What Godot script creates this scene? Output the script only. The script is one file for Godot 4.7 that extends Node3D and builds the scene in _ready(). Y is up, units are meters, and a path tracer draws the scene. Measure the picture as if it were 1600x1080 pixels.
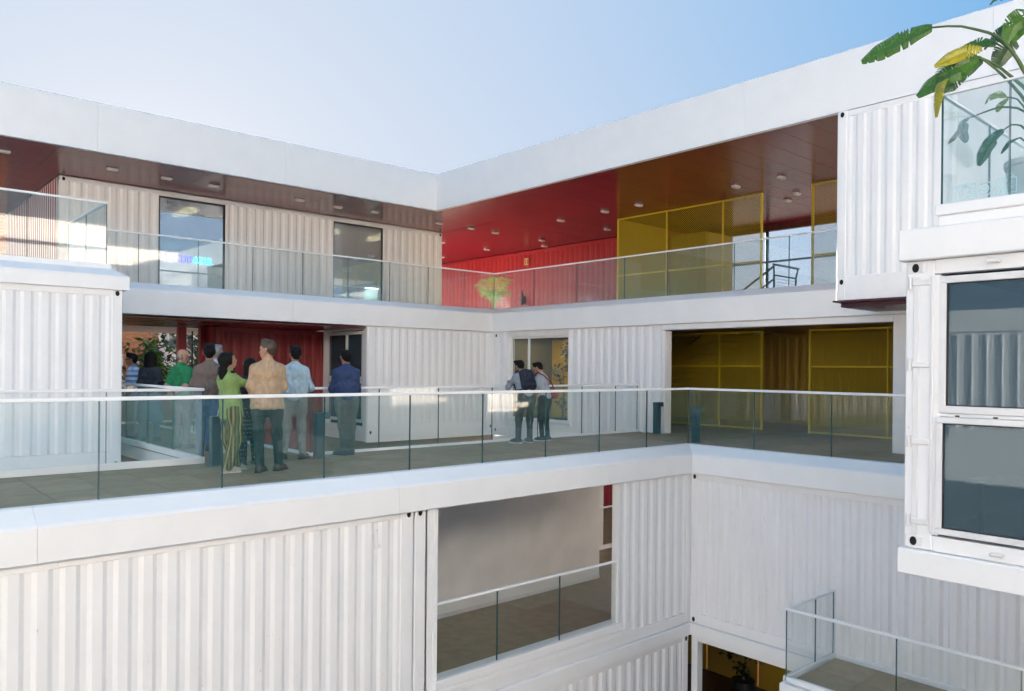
extends Node3D
# Courtyard of white stacked shipping containers with glass-railed walkways and people.
# Plan axes: u runs right and away, v runs left and away; a point (u, y, v) is Vector3(u, y, -v).

var used := {}
var M := {}
var rng := RandomNumberGenerator.new()


class MB:
	var v := PackedVector3Array()
	var n := PackedVector3Array()
	var c := PackedColorArray()
	var tint := Color(1, 1, 1)

	func tri(a: Vector3, b: Vector3, d: Vector3, hint: Vector3) -> void:
		var nn := (d - a).cross(b - a)
		if nn.length_squared() < 1e-16:
			return
		nn = nn.normalized()
		if nn.dot(hint) < 0.0:
			nn = -nn
			v.append(a); v.append(d); v.append(b)
		else:
			v.append(a); v.append(b); v.append(d)
		for i in 3:
			n.append(nn); c.append(tint)

	func quad(a: Vector3, b: Vector3, d: Vector3, e: Vector3, hint: Vector3) -> void:
		tri(a, b, d, hint)
		tri(a, d, e, hint)

	func smooth_tri(a: Vector3, b: Vector3, d: Vector3, na: Vector3, nb: Vector3, nd: Vector3) -> void:
		var nn := (d - a).cross(b - a)
		if nn.dot(na + nb + nd) < 0.0:
			v.append(a); v.append(d); v.append(b)
			n.append(na); n.append(nd); n.append(nb)
		else:
			v.append(a); v.append(b); v.append(d)
			n.append(na); n.append(nb); n.append(nd)
		for i in 3:
			c.append(tint)

	# axis-aligned box in u, y, v with bevelled edges
	func box(u0: float, u1: float, y0: float, y1: float, v0: float, v1: float, bev := 0.0) -> void:
		cube(Vector3(u0, y0, -v1), Vector3(u1, y1, -v0), bev)

	func cube(lo: Vector3, hi: Vector3, bev := 0.0) -> void:
		obox(Transform3D(Basis(), (lo + hi) / 2.0), (hi - lo) / 2.0, bev)

	func obox(t: Transform3D, h: Vector3, bev := 0.0) -> void:
		bev = minf(bev, minf(h.x, minf(h.y, h.z)) * 0.6)
		for ax in 3:
			var bx := (ax + 1) % 3
			var cx := (ax + 2) % 3
			for s: float in [-1.0, 1.0]:
				var p: Array[Vector3] = []
				for k in [[-1, -1], [1, -1], [1, 1], [-1, 1]]:
					var q := Vector3()
					q[ax] = s * h[ax]
					q[bx] = k[0] * (h[bx] - bev)
					q[cx] = k[1] * (h[cx] - bev)
					p.append(t * q)
				var hn := Vector3()
				hn[ax] = s
				quad(p[0], p[1], p[2], p[3], t.basis * hn)
		if bev <= 0.0:
			return
		for ax in 3:
			var bx := (ax + 1) % 3
			var cx := (ax + 2) % 3
			for s: float in [-1.0, 1.0]:
				for r: float in [-1.0, 1.0]:
					var p: Array[Vector3] = []
					for k in [[-1, 0], [1, 0], [1, 1], [-1, 1]]:
						var q := Vector3()
						q[ax] = k[0] * (h[ax] - bev)
						q[bx] = s * (h[bx] - (bev if k[1] else 0.0))
						q[cx] = r * (h[cx] - (0.0 if k[1] else bev))
						p.append(t * q)
					var hn := Vector3()
					hn[bx] = s
					hn[cx] = r
					quad(p[0], p[1], p[2], p[3], t.basis * hn)
		for sx in [-1.0, 1.0]:
			for sy in [-1.0, 1.0]:
				for sz in [-1.0, 1.0]:
					var s3 := Vector3(sx, sy, sz)
					var q := s3 * h
					tri(t * (q - Vector3(0, sy, sz) * bev), t * (q - Vector3(sx, 0, sz) * bev), t * (q - Vector3(sx, sy, 0) * bev), t.basis * s3)

	# round bar between two points
	func bar(a: Vector3, b: Vector3, ra: float, rb := -1.0, sides := 8, caps := true) -> void:
		if rb < 0.0:
			rb = ra
		var d := (b - a).normalized()
		var e := d.cross(Vector3.UP if absf(d.y) < 0.9 else Vector3.RIGHT).normalized()
		var f := d.cross(e)
		for i in sides:
			var t0 := TAU * i / sides
			var t1 := TAU * (i + 1) / sides
			var n0 := e * cos(t0) + f * sin(t0)
			var n1 := e * cos(t1) + f * sin(t1)
			smooth_tri(a + n0 * ra, a + n1 * ra, b + n1 * rb, n0, n1, n1)
			smooth_tri(a + n0 * ra, b + n1 * rb, b + n0 * rb, n0, n1, n0)
			if caps:
				tri(a, a + n0 * ra, a + n1 * ra, -d)
				tri(b, b + n0 * rb, b + n1 * rb, d)

	func tube(pts: Array, radii: Array, sides := 7) -> void:
		for i in pts.size() - 1:
			bar(pts[i], pts[i + 1], radii[i], radii[i + 1], sides, true)

	func mesh(off := Vector3.ZERO) -> ArrayMesh:
		var m := ArrayMesh.new()
		var a := []
		a.resize(Mesh.ARRAY_MAX)
		var w := v
		if off != Vector3.ZERO:
			w = PackedVector3Array()
			w.resize(v.size())
			for i in v.size():
				w[i] = v[i] - off
		a[Mesh.ARRAY_VERTEX] = w
		a[Mesh.ARRAY_NORMAL] = n
		a[Mesh.ARRAY_COLOR] = c
		m.add_surface_from_arrays(Mesh.PRIMITIVE_TRIANGLES, a)
		return m


# ---------------------------------------------------------------- naming
func numbered(called: String) -> String:
	if not used.has(called):
		used[called] = 0
		return called
	used[called] += 1
	return "%s_%03d" % [called, used[called]]


func P3(u: float, y: float, v: float) -> Vector3:
	return Vector3(u, y, -v)


func thing(called: String, label: String, category: String, base := Vector3.ZERO, group := "") -> Node3D:
	var o := Node3D.new()
	o.name = numbered(called)
	add_child(o)
	o.position = base
	o.set_meta("label", label)
	o.set_meta("category", category)
	if group:
		o.set_meta("group", group)
	return o


func where(o: Node) -> Vector3:
	var p := Vector3.ZERO
	while o is Node3D and o != self:
		p += (o as Node3D).position
		o = o.get_parent()
	return p


func part(root: Node3D, called: String, mb: MB, mat: Material, kind := "") -> MeshInstance3D:
	return put(root, called, mb.mesh(where(root)), mat, Vector3.ZERO, kind)


func put(root: Node3D, called: String, mesh: Mesh, mat: Material, at := Vector3.ZERO, kind := "") -> MeshInstance3D:
	var o := MeshInstance3D.new()
	o.mesh = mesh
	o.material_override = null
	if mesh is PrimitiveMesh:
		(mesh as PrimitiveMesh).material = mat
	else:
		for i in mesh.get_surface_count():
			if mesh.surface_get_material(i) == null:
				mesh.surface_set_material(i, mat)
			elif mesh.surface_get_material(i) != mat:
				o.set_surface_override_material(i, mat)
	o.position = at
	var key := "%d/%s" % [root.get_instance_id(), called]
	if root == self:
		o.name = numbered(called)
	else:
		used[key] = used.get(key, -1) + 1
		o.name = called if used[key] == 0 else "%s_%03d" % [called, used[key]]
	root.add_child(o, true)
	if kind:
		o.set_meta("kind", kind)
	return o


func structure(called: String, mb: MB, mat: Material) -> MeshInstance3D:
	return part(self, called, mb, mat, "structure")


func structure_root(called: String) -> Node3D:
	var o := Node3D.new()
	o.name = numbered(called)
	add_child(o)
	o.set_meta("kind", "structure")
	return o


func dup(root: Node3D, at: Vector3, label: String, turn := 0.0) -> Node3D:
	var r: Node3D = root.duplicate()
	r.name = numbered(String(root.name).rstrip("0123456789").trim_suffix("_"))
	add_child(r)
	r.position = at
	r.rotation.y = turn
	r.set_meta("label", label)
	return r


# ---------------------------------------------------------------- materials
func noise_tex(seed_: int, freq: float, lo: float, hi: float, octaves := 4, size := 512, stretch := false) -> ImageTexture:
	var f := FastNoiseLite.new()
	f.seed = seed_
	f.frequency = freq
	f.fractal_octaves = octaves
	var im := f.get_seamless_image(size, size)
	var out := Image.create(size, size, false, Image.FORMAT_RGB8)
	for y in size:
		for x in size:
			var k := im.get_pixel(x, (y / 8 if stretch else y)).r
			var g := lerpf(lo, hi, k)
			out.set_pixel(x, y, Color(g, g, g))
	return ImageTexture.create_from_image(out)


func normal_tex(seed_: int, freq: float, strength: float, octaves := 3, size := 512) -> ImageTexture:
	var f := FastNoiseLite.new()
	f.seed = seed_
	f.frequency = freq
	f.fractal_octaves = octaves
	var im := f.get_seamless_image(size, size)
	im.convert(Image.FORMAT_RGB8)
	im.bump_map_to_normal_map(strength)
	return ImageTexture.create_from_image(im)


func lin(r: float, g: float, b: float, a := 1.0) -> Color:
	var c := Color(r, g, b).linear_to_srgb()
	c.a = a
	return c


func mat(called: String, col: Color, rough := 0.5, metal := 0.0) -> StandardMaterial3D:
	var m := StandardMaterial3D.new()
	m.resource_name = called
	m.albedo_color = col
	m.roughness = rough
	m.metallic = metal
	m.vertex_color_use_as_albedo = true
	M[called] = m
	return m


func textured(m: StandardMaterial3D, tex: Texture2D, scale: float, nrm: Texture2D = null, nstr := 1.0, world := true) -> StandardMaterial3D:
	m.albedo_texture = tex
	m.uv1_triplanar = true
	m.uv1_world_triplanar = world
	m.uv1_scale = Vector3.ONE * scale
	if nrm:
		m.normal_enabled = true
		m.normal_texture = nrm
		m.normal_scale = nstr
	return m


func streak_tex(seed_: int, size := 512) -> ImageTexture:
	# faint run-off streaks, dust and small scuffs of painted steel
	var f := FastNoiseLite.new()
	f.seed = seed_
	f.frequency = 0.02
	f.fractal_octaves = 4
	var a := f.get_seamless_image(size, size)
	f.seed = seed_ + 1
	f.frequency = 0.006
	var b := f.get_seamless_image(size, size)
	var im := Image.create(size, size, false, Image.FORMAT_RGB8)
	for y in size:
		for x in size:
			var s := a.get_pixel(x, (y / 16 + 7 * (x % 3)) % size).r
			var t := b.get_pixel(x, y).r
			var g := 0.985 + 0.012 * t - 0.035 * maxf(0.0, s - 0.55)
			im.set_pixel(x, y, Color(g, g * (0.997 + 0.003 * t), g * (0.99 + 0.01 * t)))
	var r := RandomNumberGenerator.new()
	r.seed = seed_
	for k in 26:
		var px := r.randi_range(4, size - 8)
		var py := r.randi_range(4, size - 30)
		var d := r.randf_range(0.84, 0.94)
		im.fill_rect(Rect2i(px, py, r.randi_range(1, 2), r.randi_range(1, 7)), Color(d, d * 0.985, d * 0.96))
	return ImageTexture.create_from_image(im)


func make_materials() -> void:
	var streaks := streak_tex(11)
	var dents := normal_tex(5, 0.006, 5.0, 3)
	var fine := normal_tex(9, 0.05, 2.0, 3, 256)
	textured(mat("white_paint", lin(0.87, 0.87, 0.885), 0.55), streaks, 0.35, dents, 0.3)
	textured(mat("white_coping", lin(0.885, 0.885, 0.89), 0.42), noise_tex(3, 0.01, 0.982, 1.0), 0.25, dents, 0.1)
	textured(mat("white_frame", lin(0.78, 0.78, 0.79), 0.3), noise_tex(4, 0.02, 0.96, 1.0, 3, 256), 0.5)
	textured(mat("plaster", lin(0.88, 0.89, 0.91), 0.8), noise_tex(8, 0.01, 0.95, 1.0, 3, 256), 0.4)
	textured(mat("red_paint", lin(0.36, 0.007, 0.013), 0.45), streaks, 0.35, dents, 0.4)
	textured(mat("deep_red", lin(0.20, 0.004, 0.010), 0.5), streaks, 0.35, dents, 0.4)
	var board := noise_tex(21, 0.02, 0.75, 1.0, 4, 512, true)
	for i in 3:
		textured(mat("red_board_%d" % i, lin(0.235 + 0.01 * i, 0.004, 0.022), 0.22 + 0.02 * i), board, 0.5, fine, 0.12)
	textured(mat("dark_board", lin(0.14, 0.035, 0.022), 0.35), board, 0.5)
	textured(mat("brown_paint", lin(0.36, 0.22, 0.02), 0.5), streaks, 0.35, dents, 0.4)
	mat("yellow_steel", lin(0.58, 0.42, 0.012), 0.42)
	mat("yellow_mesh", lin(0.42, 0.32, 0.012), 0.55)
	textured(mat("dark_tan", lin(0.13, 0.105, 0.065), 0.7), streaks, 0.35)
	mat("yellow_panel", lin(0.40, 0.25, 0.015), 0.6)
	var grit := noise_tex(31, 0.012, 0.86, 1.0, 5)
	for i in 4:
		var k := 0.92 + 0.06 * i
		textured(mat("deck_%d" % i, lin(0.36 * k, 0.235 * k, 0.13 * k), 0.72 - 0.03 * i), grit, 0.5, fine, 0.08)
	mat("purple_board", lin(0.07, 0.012, 0.025), 0.35)
	mat("joint", lin(0.03, 0.027, 0.025), 0.9)
	textured(mat("asphalt", lin(0.09, 0.088, 0.085), 0.9), grit, 0.3)
	textured(mat("concrete", lin(0.42, 0.41, 0.39), 0.8), grit, 0.4)
	textured(mat("dark_floor", lin(0.10, 0.03, 0.03), 0.4), grit, 0.5)
	mat("hole", lin(0.006, 0.006, 0.006), 0.9)
	mat("bollard_paint", lin(0.018, 0.055, 0.085), 0.4, 0.2)
	mat("gasket", lin(0.02, 0.022, 0.025), 0.6)
	mat("lamp_body", lin(0.62, 0.62, 0.62), 0.35)
	mat("lamp_face", lin(0.70, 0.70, 0.68), 0.5)
	mat("steel", lin(0.30, 0.31, 0.32), 0.35, 0.8)
	mat("dark_steel", lin(0.035, 0.045, 0.05), 0.45, 0.5)
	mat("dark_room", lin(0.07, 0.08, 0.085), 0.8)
	var g := mat("glass", lin(0.10, 0.38, 0.36, 0.05), 0.02)
	g.transparency = BaseMaterial3D.TRANSPARENCY_ALPHA
	g.vertex_color_use_as_albedo = false
	g.metallic_specular = 0.4
	var gb := mat("blue_glass", lin(0.14, 0.46, 0.50, 0.085), 0.02)
	gb.transparency = BaseMaterial3D.TRANSPARENCY_ALPHA
	gb.vertex_color_use_as_albedo = false
	gb.metallic_specular = 0.38
	var w := mat("window_glass", lin(0.62, 0.72, 0.80, 0.50), 0.03, 0.72)
	w.transparency = BaseMaterial3D.TRANSPARENCY_ALPHA
	w.vertex_color_use_as_albedo = false
	var d := mat("dark_glass", lin(0.09, 0.16, 0.21, 0.30), 0.02, 0.2)
	d.transparency = BaseMaterial3D.TRANSPARENCY_ALPHA
	d.vertex_color_use_as_albedo = false
	d.metallic_specular = 0.36
	mat("glass_edge", lin(0.03, 0.10, 0.11), 0.2)
	var e := mat("lit_panel", lin(0.9, 0.85, 0.7), 0.5)
	e.emission_enabled = true
	e.emission = Color(1.0, 0.93, 0.72)
	e.emission_energy_multiplier = 1.3
	var e2 := mat("sign_cyan", lin(0.3, 0.9, 0.95), 0.5)
	e2.emission_enabled = true
	e2.emission = Color(0.25, 0.95, 1.0)
	e2.emission_energy_multiplier = 0.3
	var e3 := mat("sign_violet", lin(0.3, 0.3, 0.9), 0.5)
	e3.emission_enabled = true
	e3.emission = Color(0.42, 0.42, 1.0)
	e3.emission_energy_multiplier = 0.16
	mat("sign_pale", lin(0.52, 0.82, 0.86), 0.5)
	var lt := noise_tex(44, 0.03, 0.7, 1.0, 3, 256)
	for a in [["leaf_dark", 0.035, 0.11, 0.022, 0.3], ["leaf_green", 0.085, 0.23, 0.025, 0.5], ["leaf_yellow", 0.50, 0.44, 0.012, 0.55], ["leaf_brown", 0.22, 0.13, 0.04, 0.2], ["leaf_deep", 0.02, 0.05, 0.018, 0.2], ["leaf_pale", 0.30, 0.38, 0.13, 0.5], ["leaf_lime", 0.27, 0.42, 0.03, 0.5]]:
		var lm := textured(mat(a[0], lin(a[1], a[2], a[3]), 0.38), lt, 2.5)
		lm.backlight_enabled = true
		lm.backlight = Color(a[4], a[4] * 1.1, a[4] * 0.35)
	mat("stem_green", lin(0.07, 0.12, 0.035), 0.5)
	textured(mat("bark", lin(0.17, 0.13, 0.10), 0.9), grit, 1.5)
	textured(mat("terracotta", lin(0.36, 0.13, 0.06), 0.8), grit, 0.8)
	mat("pot_grey", lin(0.52, 0.54, 0.54), 0.6)
	mat("soil", lin(0.04, 0.03, 0.022), 0.95)
	mat("brick_wall", lin(0.66, 0.33, 0.19), 0.85)
	M.brick_wall.albedo_texture = brick_tex()
	M.brick_wall.uv1_triplanar = true
	M.brick_wall.uv1_world_triplanar = true
	M.brick_wall.uv1_scale = Vector3.ONE * 0.5


func brick_tex() -> ImageTexture:
	var n := 256
	var im := Image.create(n, n, false, Image.FORMAT_RGB8)
	im.fill(Color(0.78, 0.74, 0.7))
	var r := RandomNumberGenerator.new()
	r.seed = 3
	for row in 32:
		for k in 9:
			var g := r.randf_range(0.82, 1.0)
			im.fill_rect(Rect2i(k * 32 + (16 if row % 2 else 0) - 16, row * 8, 31, 7), Color(g, g * 0.97, g * 0.94))
	return ImageTexture.create_from_image(im)


# ---------------------------------------------------------------- sky
func sky_image(sun: Vector3) -> Image:
	var w := 512
	var h := 256
	var im := Image.create(w, h, false, Image.FORMAT_RGBF)
	for j in h:
		var el := PI / 2 - PI * (j + 0.5) / h
		for i in w:
			var az := TAU * (i + 0.5) / w
			var d := Vector3(sin(az) * cos(el), sin(el), -cos(az) * cos(el))
			var cs := clampf(d.dot(sun), -1.0, 1.0)
			var g := acos(cs)
			var up := maxf(el, 0.0)
			var t := pow(clampf((g - 0.12) / 0.90, 0.0, 1.0), 1.35) * smoothstep(-0.12, 0.40, up)
			t = maxf(t, 0.7 * smoothstep(0.35, 1.1, up))
			var c := Vector3(0.74, 0.80, 0.91).lerp(Vector3(0.215, 0.50, 0.86), t)
			c *= lerpf(1.0, 0.85, smoothstep(1.2, 2.4, g))
			c += Vector3(0.26, 0.22, 0.17) * exp(-g / 0.12)
			c += Vector3(2.0, 1.6, 1.0) * exp(-g / 0.05)
			if el < 0.0:
				c = c.lerp(Vector3(0.5, 0.48, 0.45), clampf(-el / 0.08, 0.0, 1.0))
			im.set_pixel(i, j, Color(c.x, c.y, c.z) * SKY_GAIN)
	return im

const SKY_GAIN := 0.094


# ---------------------------------------------------------------- faces of containers
# a face looks along -v ("V"), -u ("U"), +v ("X") or +u ("W"); a runs along it, d out of it
func fp(F: Array, a: float, y: float, d: float) -> Vector3:
	match F[0]:
		"V": return P3(a, y, F[1] - d)
		"X": return P3(a, y, F[1] + d)
		"U": return P3(F[1] - d, y, a)
		_: return P3(F[1] + d, y, a)


func fn(F: Array) -> Vector3:
	return {"V": Vector3(0, 0, 1), "X": Vector3(0, 0, -1), "U": Vector3(-1, 0, 0), "W": Vector3(1, 0, 0)}[F[0]]


func fbox(mb: MB, F: Array, a0: float, a1: float, y0: float, y1: float, d0: float, d1: float, bev := 0.006) -> void:
	var p := fp(F, a0, y0, d0)
	var q := fp(F, a1, y1, d1)
	mb.cube(p.min(q), p.max(q), bev)


func corrugated(mb: MB, F: Array, a0: float, a1: float, y0: float, y1: float, pitch := 0.25, depth := 0.023) -> void:
	var cnt := maxi(1, roundi((a1 - a0) / pitch))
	var w := (a1 - a0) / cnt
	var pts := [Vector2(a0, 0)]
	for i in cnt:
		var s := a0 + i * w
		pts.append(Vector2(s + w * 0.19, 0))
		pts.append(Vector2(s + w * 0.38, -depth))
		pts.append(Vector2(s + w * 0.62, -depth))
		pts.append(Vector2(s + w * 0.81, 0))
	pts.append(Vector2(a1, 0))
	for i in pts.size() - 1:
		var p: Vector2 = pts[i]
		var q: Vector2 = pts[i + 1]
		mb.quad(fp(F, p.x, y0, p.y), fp(F, q.x, y0, q.y), fp(F, q.x, y1, q.y), fp(F, p.x, y1, p.y), fn(F))


func disc(mb: MB, F: Array, a: float, y: float, ra: float, ry: float, d: float) -> void:
	for i in 12:
		var t0 := TAU * i / 12
		var t1 := TAU * (i + 1) / 12
		mb.tri(fp(F, a, y, d), fp(F, a + cos(t0) * ra, y + sin(t0) * ry, d), fp(F, a + cos(t1) * ra, y + sin(t1) * ry, d), fn(F))


func casting(root: Node3D, F: Array, a: float, y: float, paint: Material) -> void:
	var mb := MB.new()
	fbox(mb, F, a - 0.085, a + 0.085, y - 0.062, y + 0.062, -0.16, 0.016, 0.01)
	var c := part(root, "corner_casting", mb, paint)
	var h := MB.new()
	disc(h, F, a, y, 0.034, 0.046, 0.0185)
	part(c, "casting_hole", h, M.hole)


# front of a container: rails, posts, castings and corrugated panels round the openings [a0, a1, y0, y1]
func front(root: Node3D, F: Array, a0: float, a1: float, y0: float, y1: float, opens := [], paint: Material = null, bot := 0.17, top := 0.12, post := 0.16, castings := true, pitch := 0.25, depth := 0.023) -> void:
	paint = paint if paint else M.white_paint
	var mb := MB.new()
	fbox(mb, F, a0 + post, a1 - post, y0, y0 + bot, -0.14, 0.008)
	part(root, "bottom_rail", mb, paint)
	mb = MB.new()
	fbox(mb, F, a0 + post, a1 - post, y1 - top, y1, -0.14, 0.008)
	part(root, "top_rail", mb, paint)
	for k in 2:
		mb = MB.new()
		var p := a0 if k == 0 else a1 - post
		fbox(mb, F, p, p + post, y0, y1, -0.15, 0.011, 0.012)
		part(root, "corner_post", mb, paint)
		if castings:
			for y in [y0 + 0.07, y1 - 0.07]:
				casting(root, F, p + 0.085 + (0.0 if k == 0 else post - 0.17), y, paint)
	var at := a0 + post
	var list := opens.duplicate()
	list.append([a1 - post, a1 - post, 0, 0])
	for o in list:
		if o[0] - at > 0.05:
			mb = MB.new()
			corrugated(mb, F, at, o[0], y0 + bot, y1 - top, pitch, depth)
			part(root, "wall_panel", mb, paint)
		if o[1] > o[0]:
			if y1 - top - o[3] > 0.02:
				mb = MB.new()
				fbox(mb, F, o[0], o[1], o[3], y1 - top, -0.08, 0.0)
				part(root, "header_panel", mb, paint)
			if o[2] - (y0 + bot) > 0.02:
				mb = MB.new()
				fbox(mb, F, o[0], o[1], y0 + bot, o[2], -0.08, 0.0)
				part(root, "sill_panel", mb, paint)
			mb = MB.new()
			fbox(mb, F, o[0] - 0.04, o[0] + 0.035, maxf(o[2], y0 + bot), minf(o[3], y1 - top), -0.13, 0.01)
			part(root, "jamb", mb, paint)
			mb = MB.new()
			fbox(mb, F, o[1] - 0.035, o[1] + 0.04, maxf(o[2], y0 + bot), minf(o[3], y1 - top), -0.13, 0.01)
			part(root, "jamb", mb, paint)
		at = o[1]


# walls, roof and floor behind a front, so that the box is closed
func shell(root: Node3D, F: Array, a0: float, a1: float, y0: float, y1: float, depth: float, paint: Material, called := "shell") -> void:
	var mb := MB.new()
	fbox(mb, F, a0, a1, y0, y1, -depth, -depth + 0.05, 0.0)
	fbox(mb, F, a0, a0 + 0.05, y0, y1, -depth + 0.05, -0.16, 0.0)
	fbox(mb, F, a1 - 0.05, a1, y0, y1, -depth + 0.05, -0.16, 0.0)
	fbox(mb, F, a0 + 0.05, a1 - 0.05, y0, y0 + 0.05, -depth + 0.05, -0.16, 0.0)
	fbox(mb, F, a0 + 0.05, a1 - 0.05, y1 - 0.05, y1, -depth + 0.05, -0.16, 0.0)
	part(root, called, mb, paint)


func window(root: Node3D, F: Array, a0: float, a1: float, y0: float, y1: float, d: float, fw: float, glass: Material, mull := [], frame_mat: Material = null) -> void:
	frame_mat = frame_mat if frame_mat else M.white_frame
	var mb := MB.new()
	fbox(mb, F, a0, a1, y0, y0 + fw, d - 0.07, d)
	fbox(mb, F, a0, a1, y1 - fw, y1, d - 0.07, d)
	fbox(mb, F, a0, a0 + fw, y0 + fw, y1 - fw, d - 0.07, d)
	fbox(mb, F, a1 - fw, a1, y0 + fw, y1 - fw, d - 0.07, d)
	for m in mull:
		fbox(mb, F, m - fw / 2, m + fw / 2, y0 + fw, y1 - fw, d - 0.06, d - 0.004)
	var fr := part(root, "window", mb, frame_mat)
	var g := MB.new()
	fbox(g, F, a0 + fw - 0.008, a1 - fw + 0.008, y0 + fw - 0.008, y1 - fw + 0.008, d - 0.045, d - 0.033, 0.0)
	part(fr, "pane", g, glass)
	var e := MB.new()
	var t := 0.012
	fbox(e, F, a0 + fw, a1 - fw, y0 + fw, y0 + fw + t, d - 0.03, d - 0.018, 0.0)
	fbox(e, F, a0 + fw, a1 - fw, y1 - fw - t, y1 - fw, d - 0.03, d - 0.018, 0.0)
	fbox(e, F, a0 + fw, a0 + fw + t, y0 + fw + t, y1 - fw - t, d - 0.03, d - 0.018, 0.0)
	fbox(e, F, a1 - fw - t, a1 - fw, y0 + fw + t, y1 - fw - t, d - 0.03, d - 0.018, 0.0)
	part(fr, "gasket", e, M.gasket)


# profile of (d, y) points swept along nodes [u, v, su, sv]
func sweep(mb: MB, prof: Array, nodes: Array) -> void:
	for i in nodes.size() - 1:
		var a: Array = nodes[i]
		var b: Array = nodes[i + 1]
		var along_u: bool = absf(a[0] - b[0]) > absf(a[1] - b[1])
		for k in prof.size() - 1:
			var p: Array = prof[k]
			var q: Array = prof[k + 1]
			var nd: float = -(q[1] - p[1])
			var ny: float = q[0] - p[0]
			var hint := Vector3(0, ny, 0)
			if along_u:
				hint.z = -(a[3] if a[3] != 0 else b[3]) * nd
			else:
				hint.x = (a[2] if a[2] != 0 else b[2]) * nd
			mb.quad(P3(a[0] + a[2] * p[0], p[1], a[1] + a[3] * p[0]), P3(b[0] + b[2] * p[0], p[1], b[1] + b[3] * p[0]),
				P3(b[0] + b[2] * q[0], q[1], b[1] + b[3] * q[0]), P3(a[0] + a[2] * q[0], q[1], a[1] + a[3] * q[0]), hint)
	for e in [0, nodes.size() - 1]:
		var a: Array = nodes[e]
		var o: Array = nodes[1 if e == 0 else nodes.size() - 2]
		var hint := P3(a[0] - o[0], 0, a[1] - o[1])
		for k in range(1, prof.size() - 1):
			mb.tri(P3(a[0] + a[2] * prof[0][0], prof[0][1], a[1] + a[3] * prof[0][0]), P3(a[0] + a[2] * prof[k][0], prof[k][1], a[1] + a[3] * prof[k][0]), P3(a[0] + a[2] * prof[k + 1][0], prof[k + 1][1], a[1] + a[3] * prof[k + 1][0]), hint)


# frameless glass balustrade along straight runs; runs: [[u0, v0, u1, v1, [joint coordinates]]]
func railing(label: String, runs: Array, y0: float, hgt: float, group := "", shoe := 0.07, rail_t := 0.042, base_mat: Material = null, glass: Material = null) -> Node3D:
	glass = glass if glass else M.glass
	var r0: Array = runs[0]
	var root := thing("glass_railing", label, "railing", P3(r0[0], y0, r0[1]), group)
	for r in runs:
		var along: bool = absf(r[2] - r[0]) > absf(r[3] - r[1])
		var s: float = r[0] if along else r[1]
		var e: float = r[2] if along else r[3]
		var cut: Array = [s]
		cut.append_array(r[4])
		cut.append(e)
		cut.sort()
		for i in cut.size() - 1:
			var a: float = cut[i] + 0.006
			var b: float = cut[i + 1] - 0.006
			if b - a < 0.05:
				continue
			var g := MB.new()
			var ed: Array[MB] = [MB.new(), MB.new()]
			if along:
				g.box(a, b, y0, y0 + hgt - rail_t, r[1] - 0.009, r[1] + 0.009)
				ed[0].box(a - 0.0025, a, y0, y0 + hgt - rail_t, r[1] - 0.0095, r[1] + 0.0095)
				ed[1].box(b, b + 0.0025, y0, y0 + hgt - rail_t, r[1] - 0.0095, r[1] + 0.0095)
			else:
				g.box(r[0] - 0.009, r[0] + 0.009, y0, y0 + hgt - rail_t, a, b)
				ed[0].box(r[0] - 0.0095, r[0] + 0.0095, y0, y0 + hgt - rail_t, a - 0.0025, a)
				ed[1].box(r[0] - 0.0095, r[0] + 0.0095, y0, y0 + hgt - rail_t, b, b + 0.0025)
			var pn := part(root, "glass_pane", g, glass)
			for q in ed:
				part(pn, "glass_edge", q, M.glass_edge)
		var lo := minf(s, e)
		var hi := maxf(s, e)
		var h := MB.new()
		var b2 := MB.new()
		if along:
			h.box(lo - 0.02, hi + 0.02, y0 + hgt - rail_t, y0 + hgt, r[1] - 0.024, r[1] + 0.024, 0.008)
			if shoe > 0:
				b2.box(lo - 0.03, hi + 0.03, y0 - 0.02, y0 + shoe, r[1] - 0.034, r[1] - 0.0105, 0.004)
				b2.box(lo - 0.03, hi + 0.03, y0 - 0.02, y0 + shoe, r[1] + 0.0105, r[1] + 0.034, 0.004)
		else:
			h.box(r[0] - 0.024, r[0] + 0.024, y0 + hgt - rail_t, y0 + hgt, lo + 0.025, hi - 0.025, 0.008)
			if shoe > 0:
				b2.box(r[0] - 0.034, r[0] - 0.0105, y0 - 0.02, y0 + shoe, lo + 0.036, hi - 0.036, 0.004)
				b2.box(r[0] + 0.0105, r[0] + 0.034, y0 - 0.02, y0 + shoe, lo + 0.036, hi - 0.036, 0.004)
		part(root, "handrail", h, M.white_coping)
		if shoe > 0:
			part(root, "base_shoe", b2, base_mat if base_mat else M.white_coping)
	return root


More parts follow.
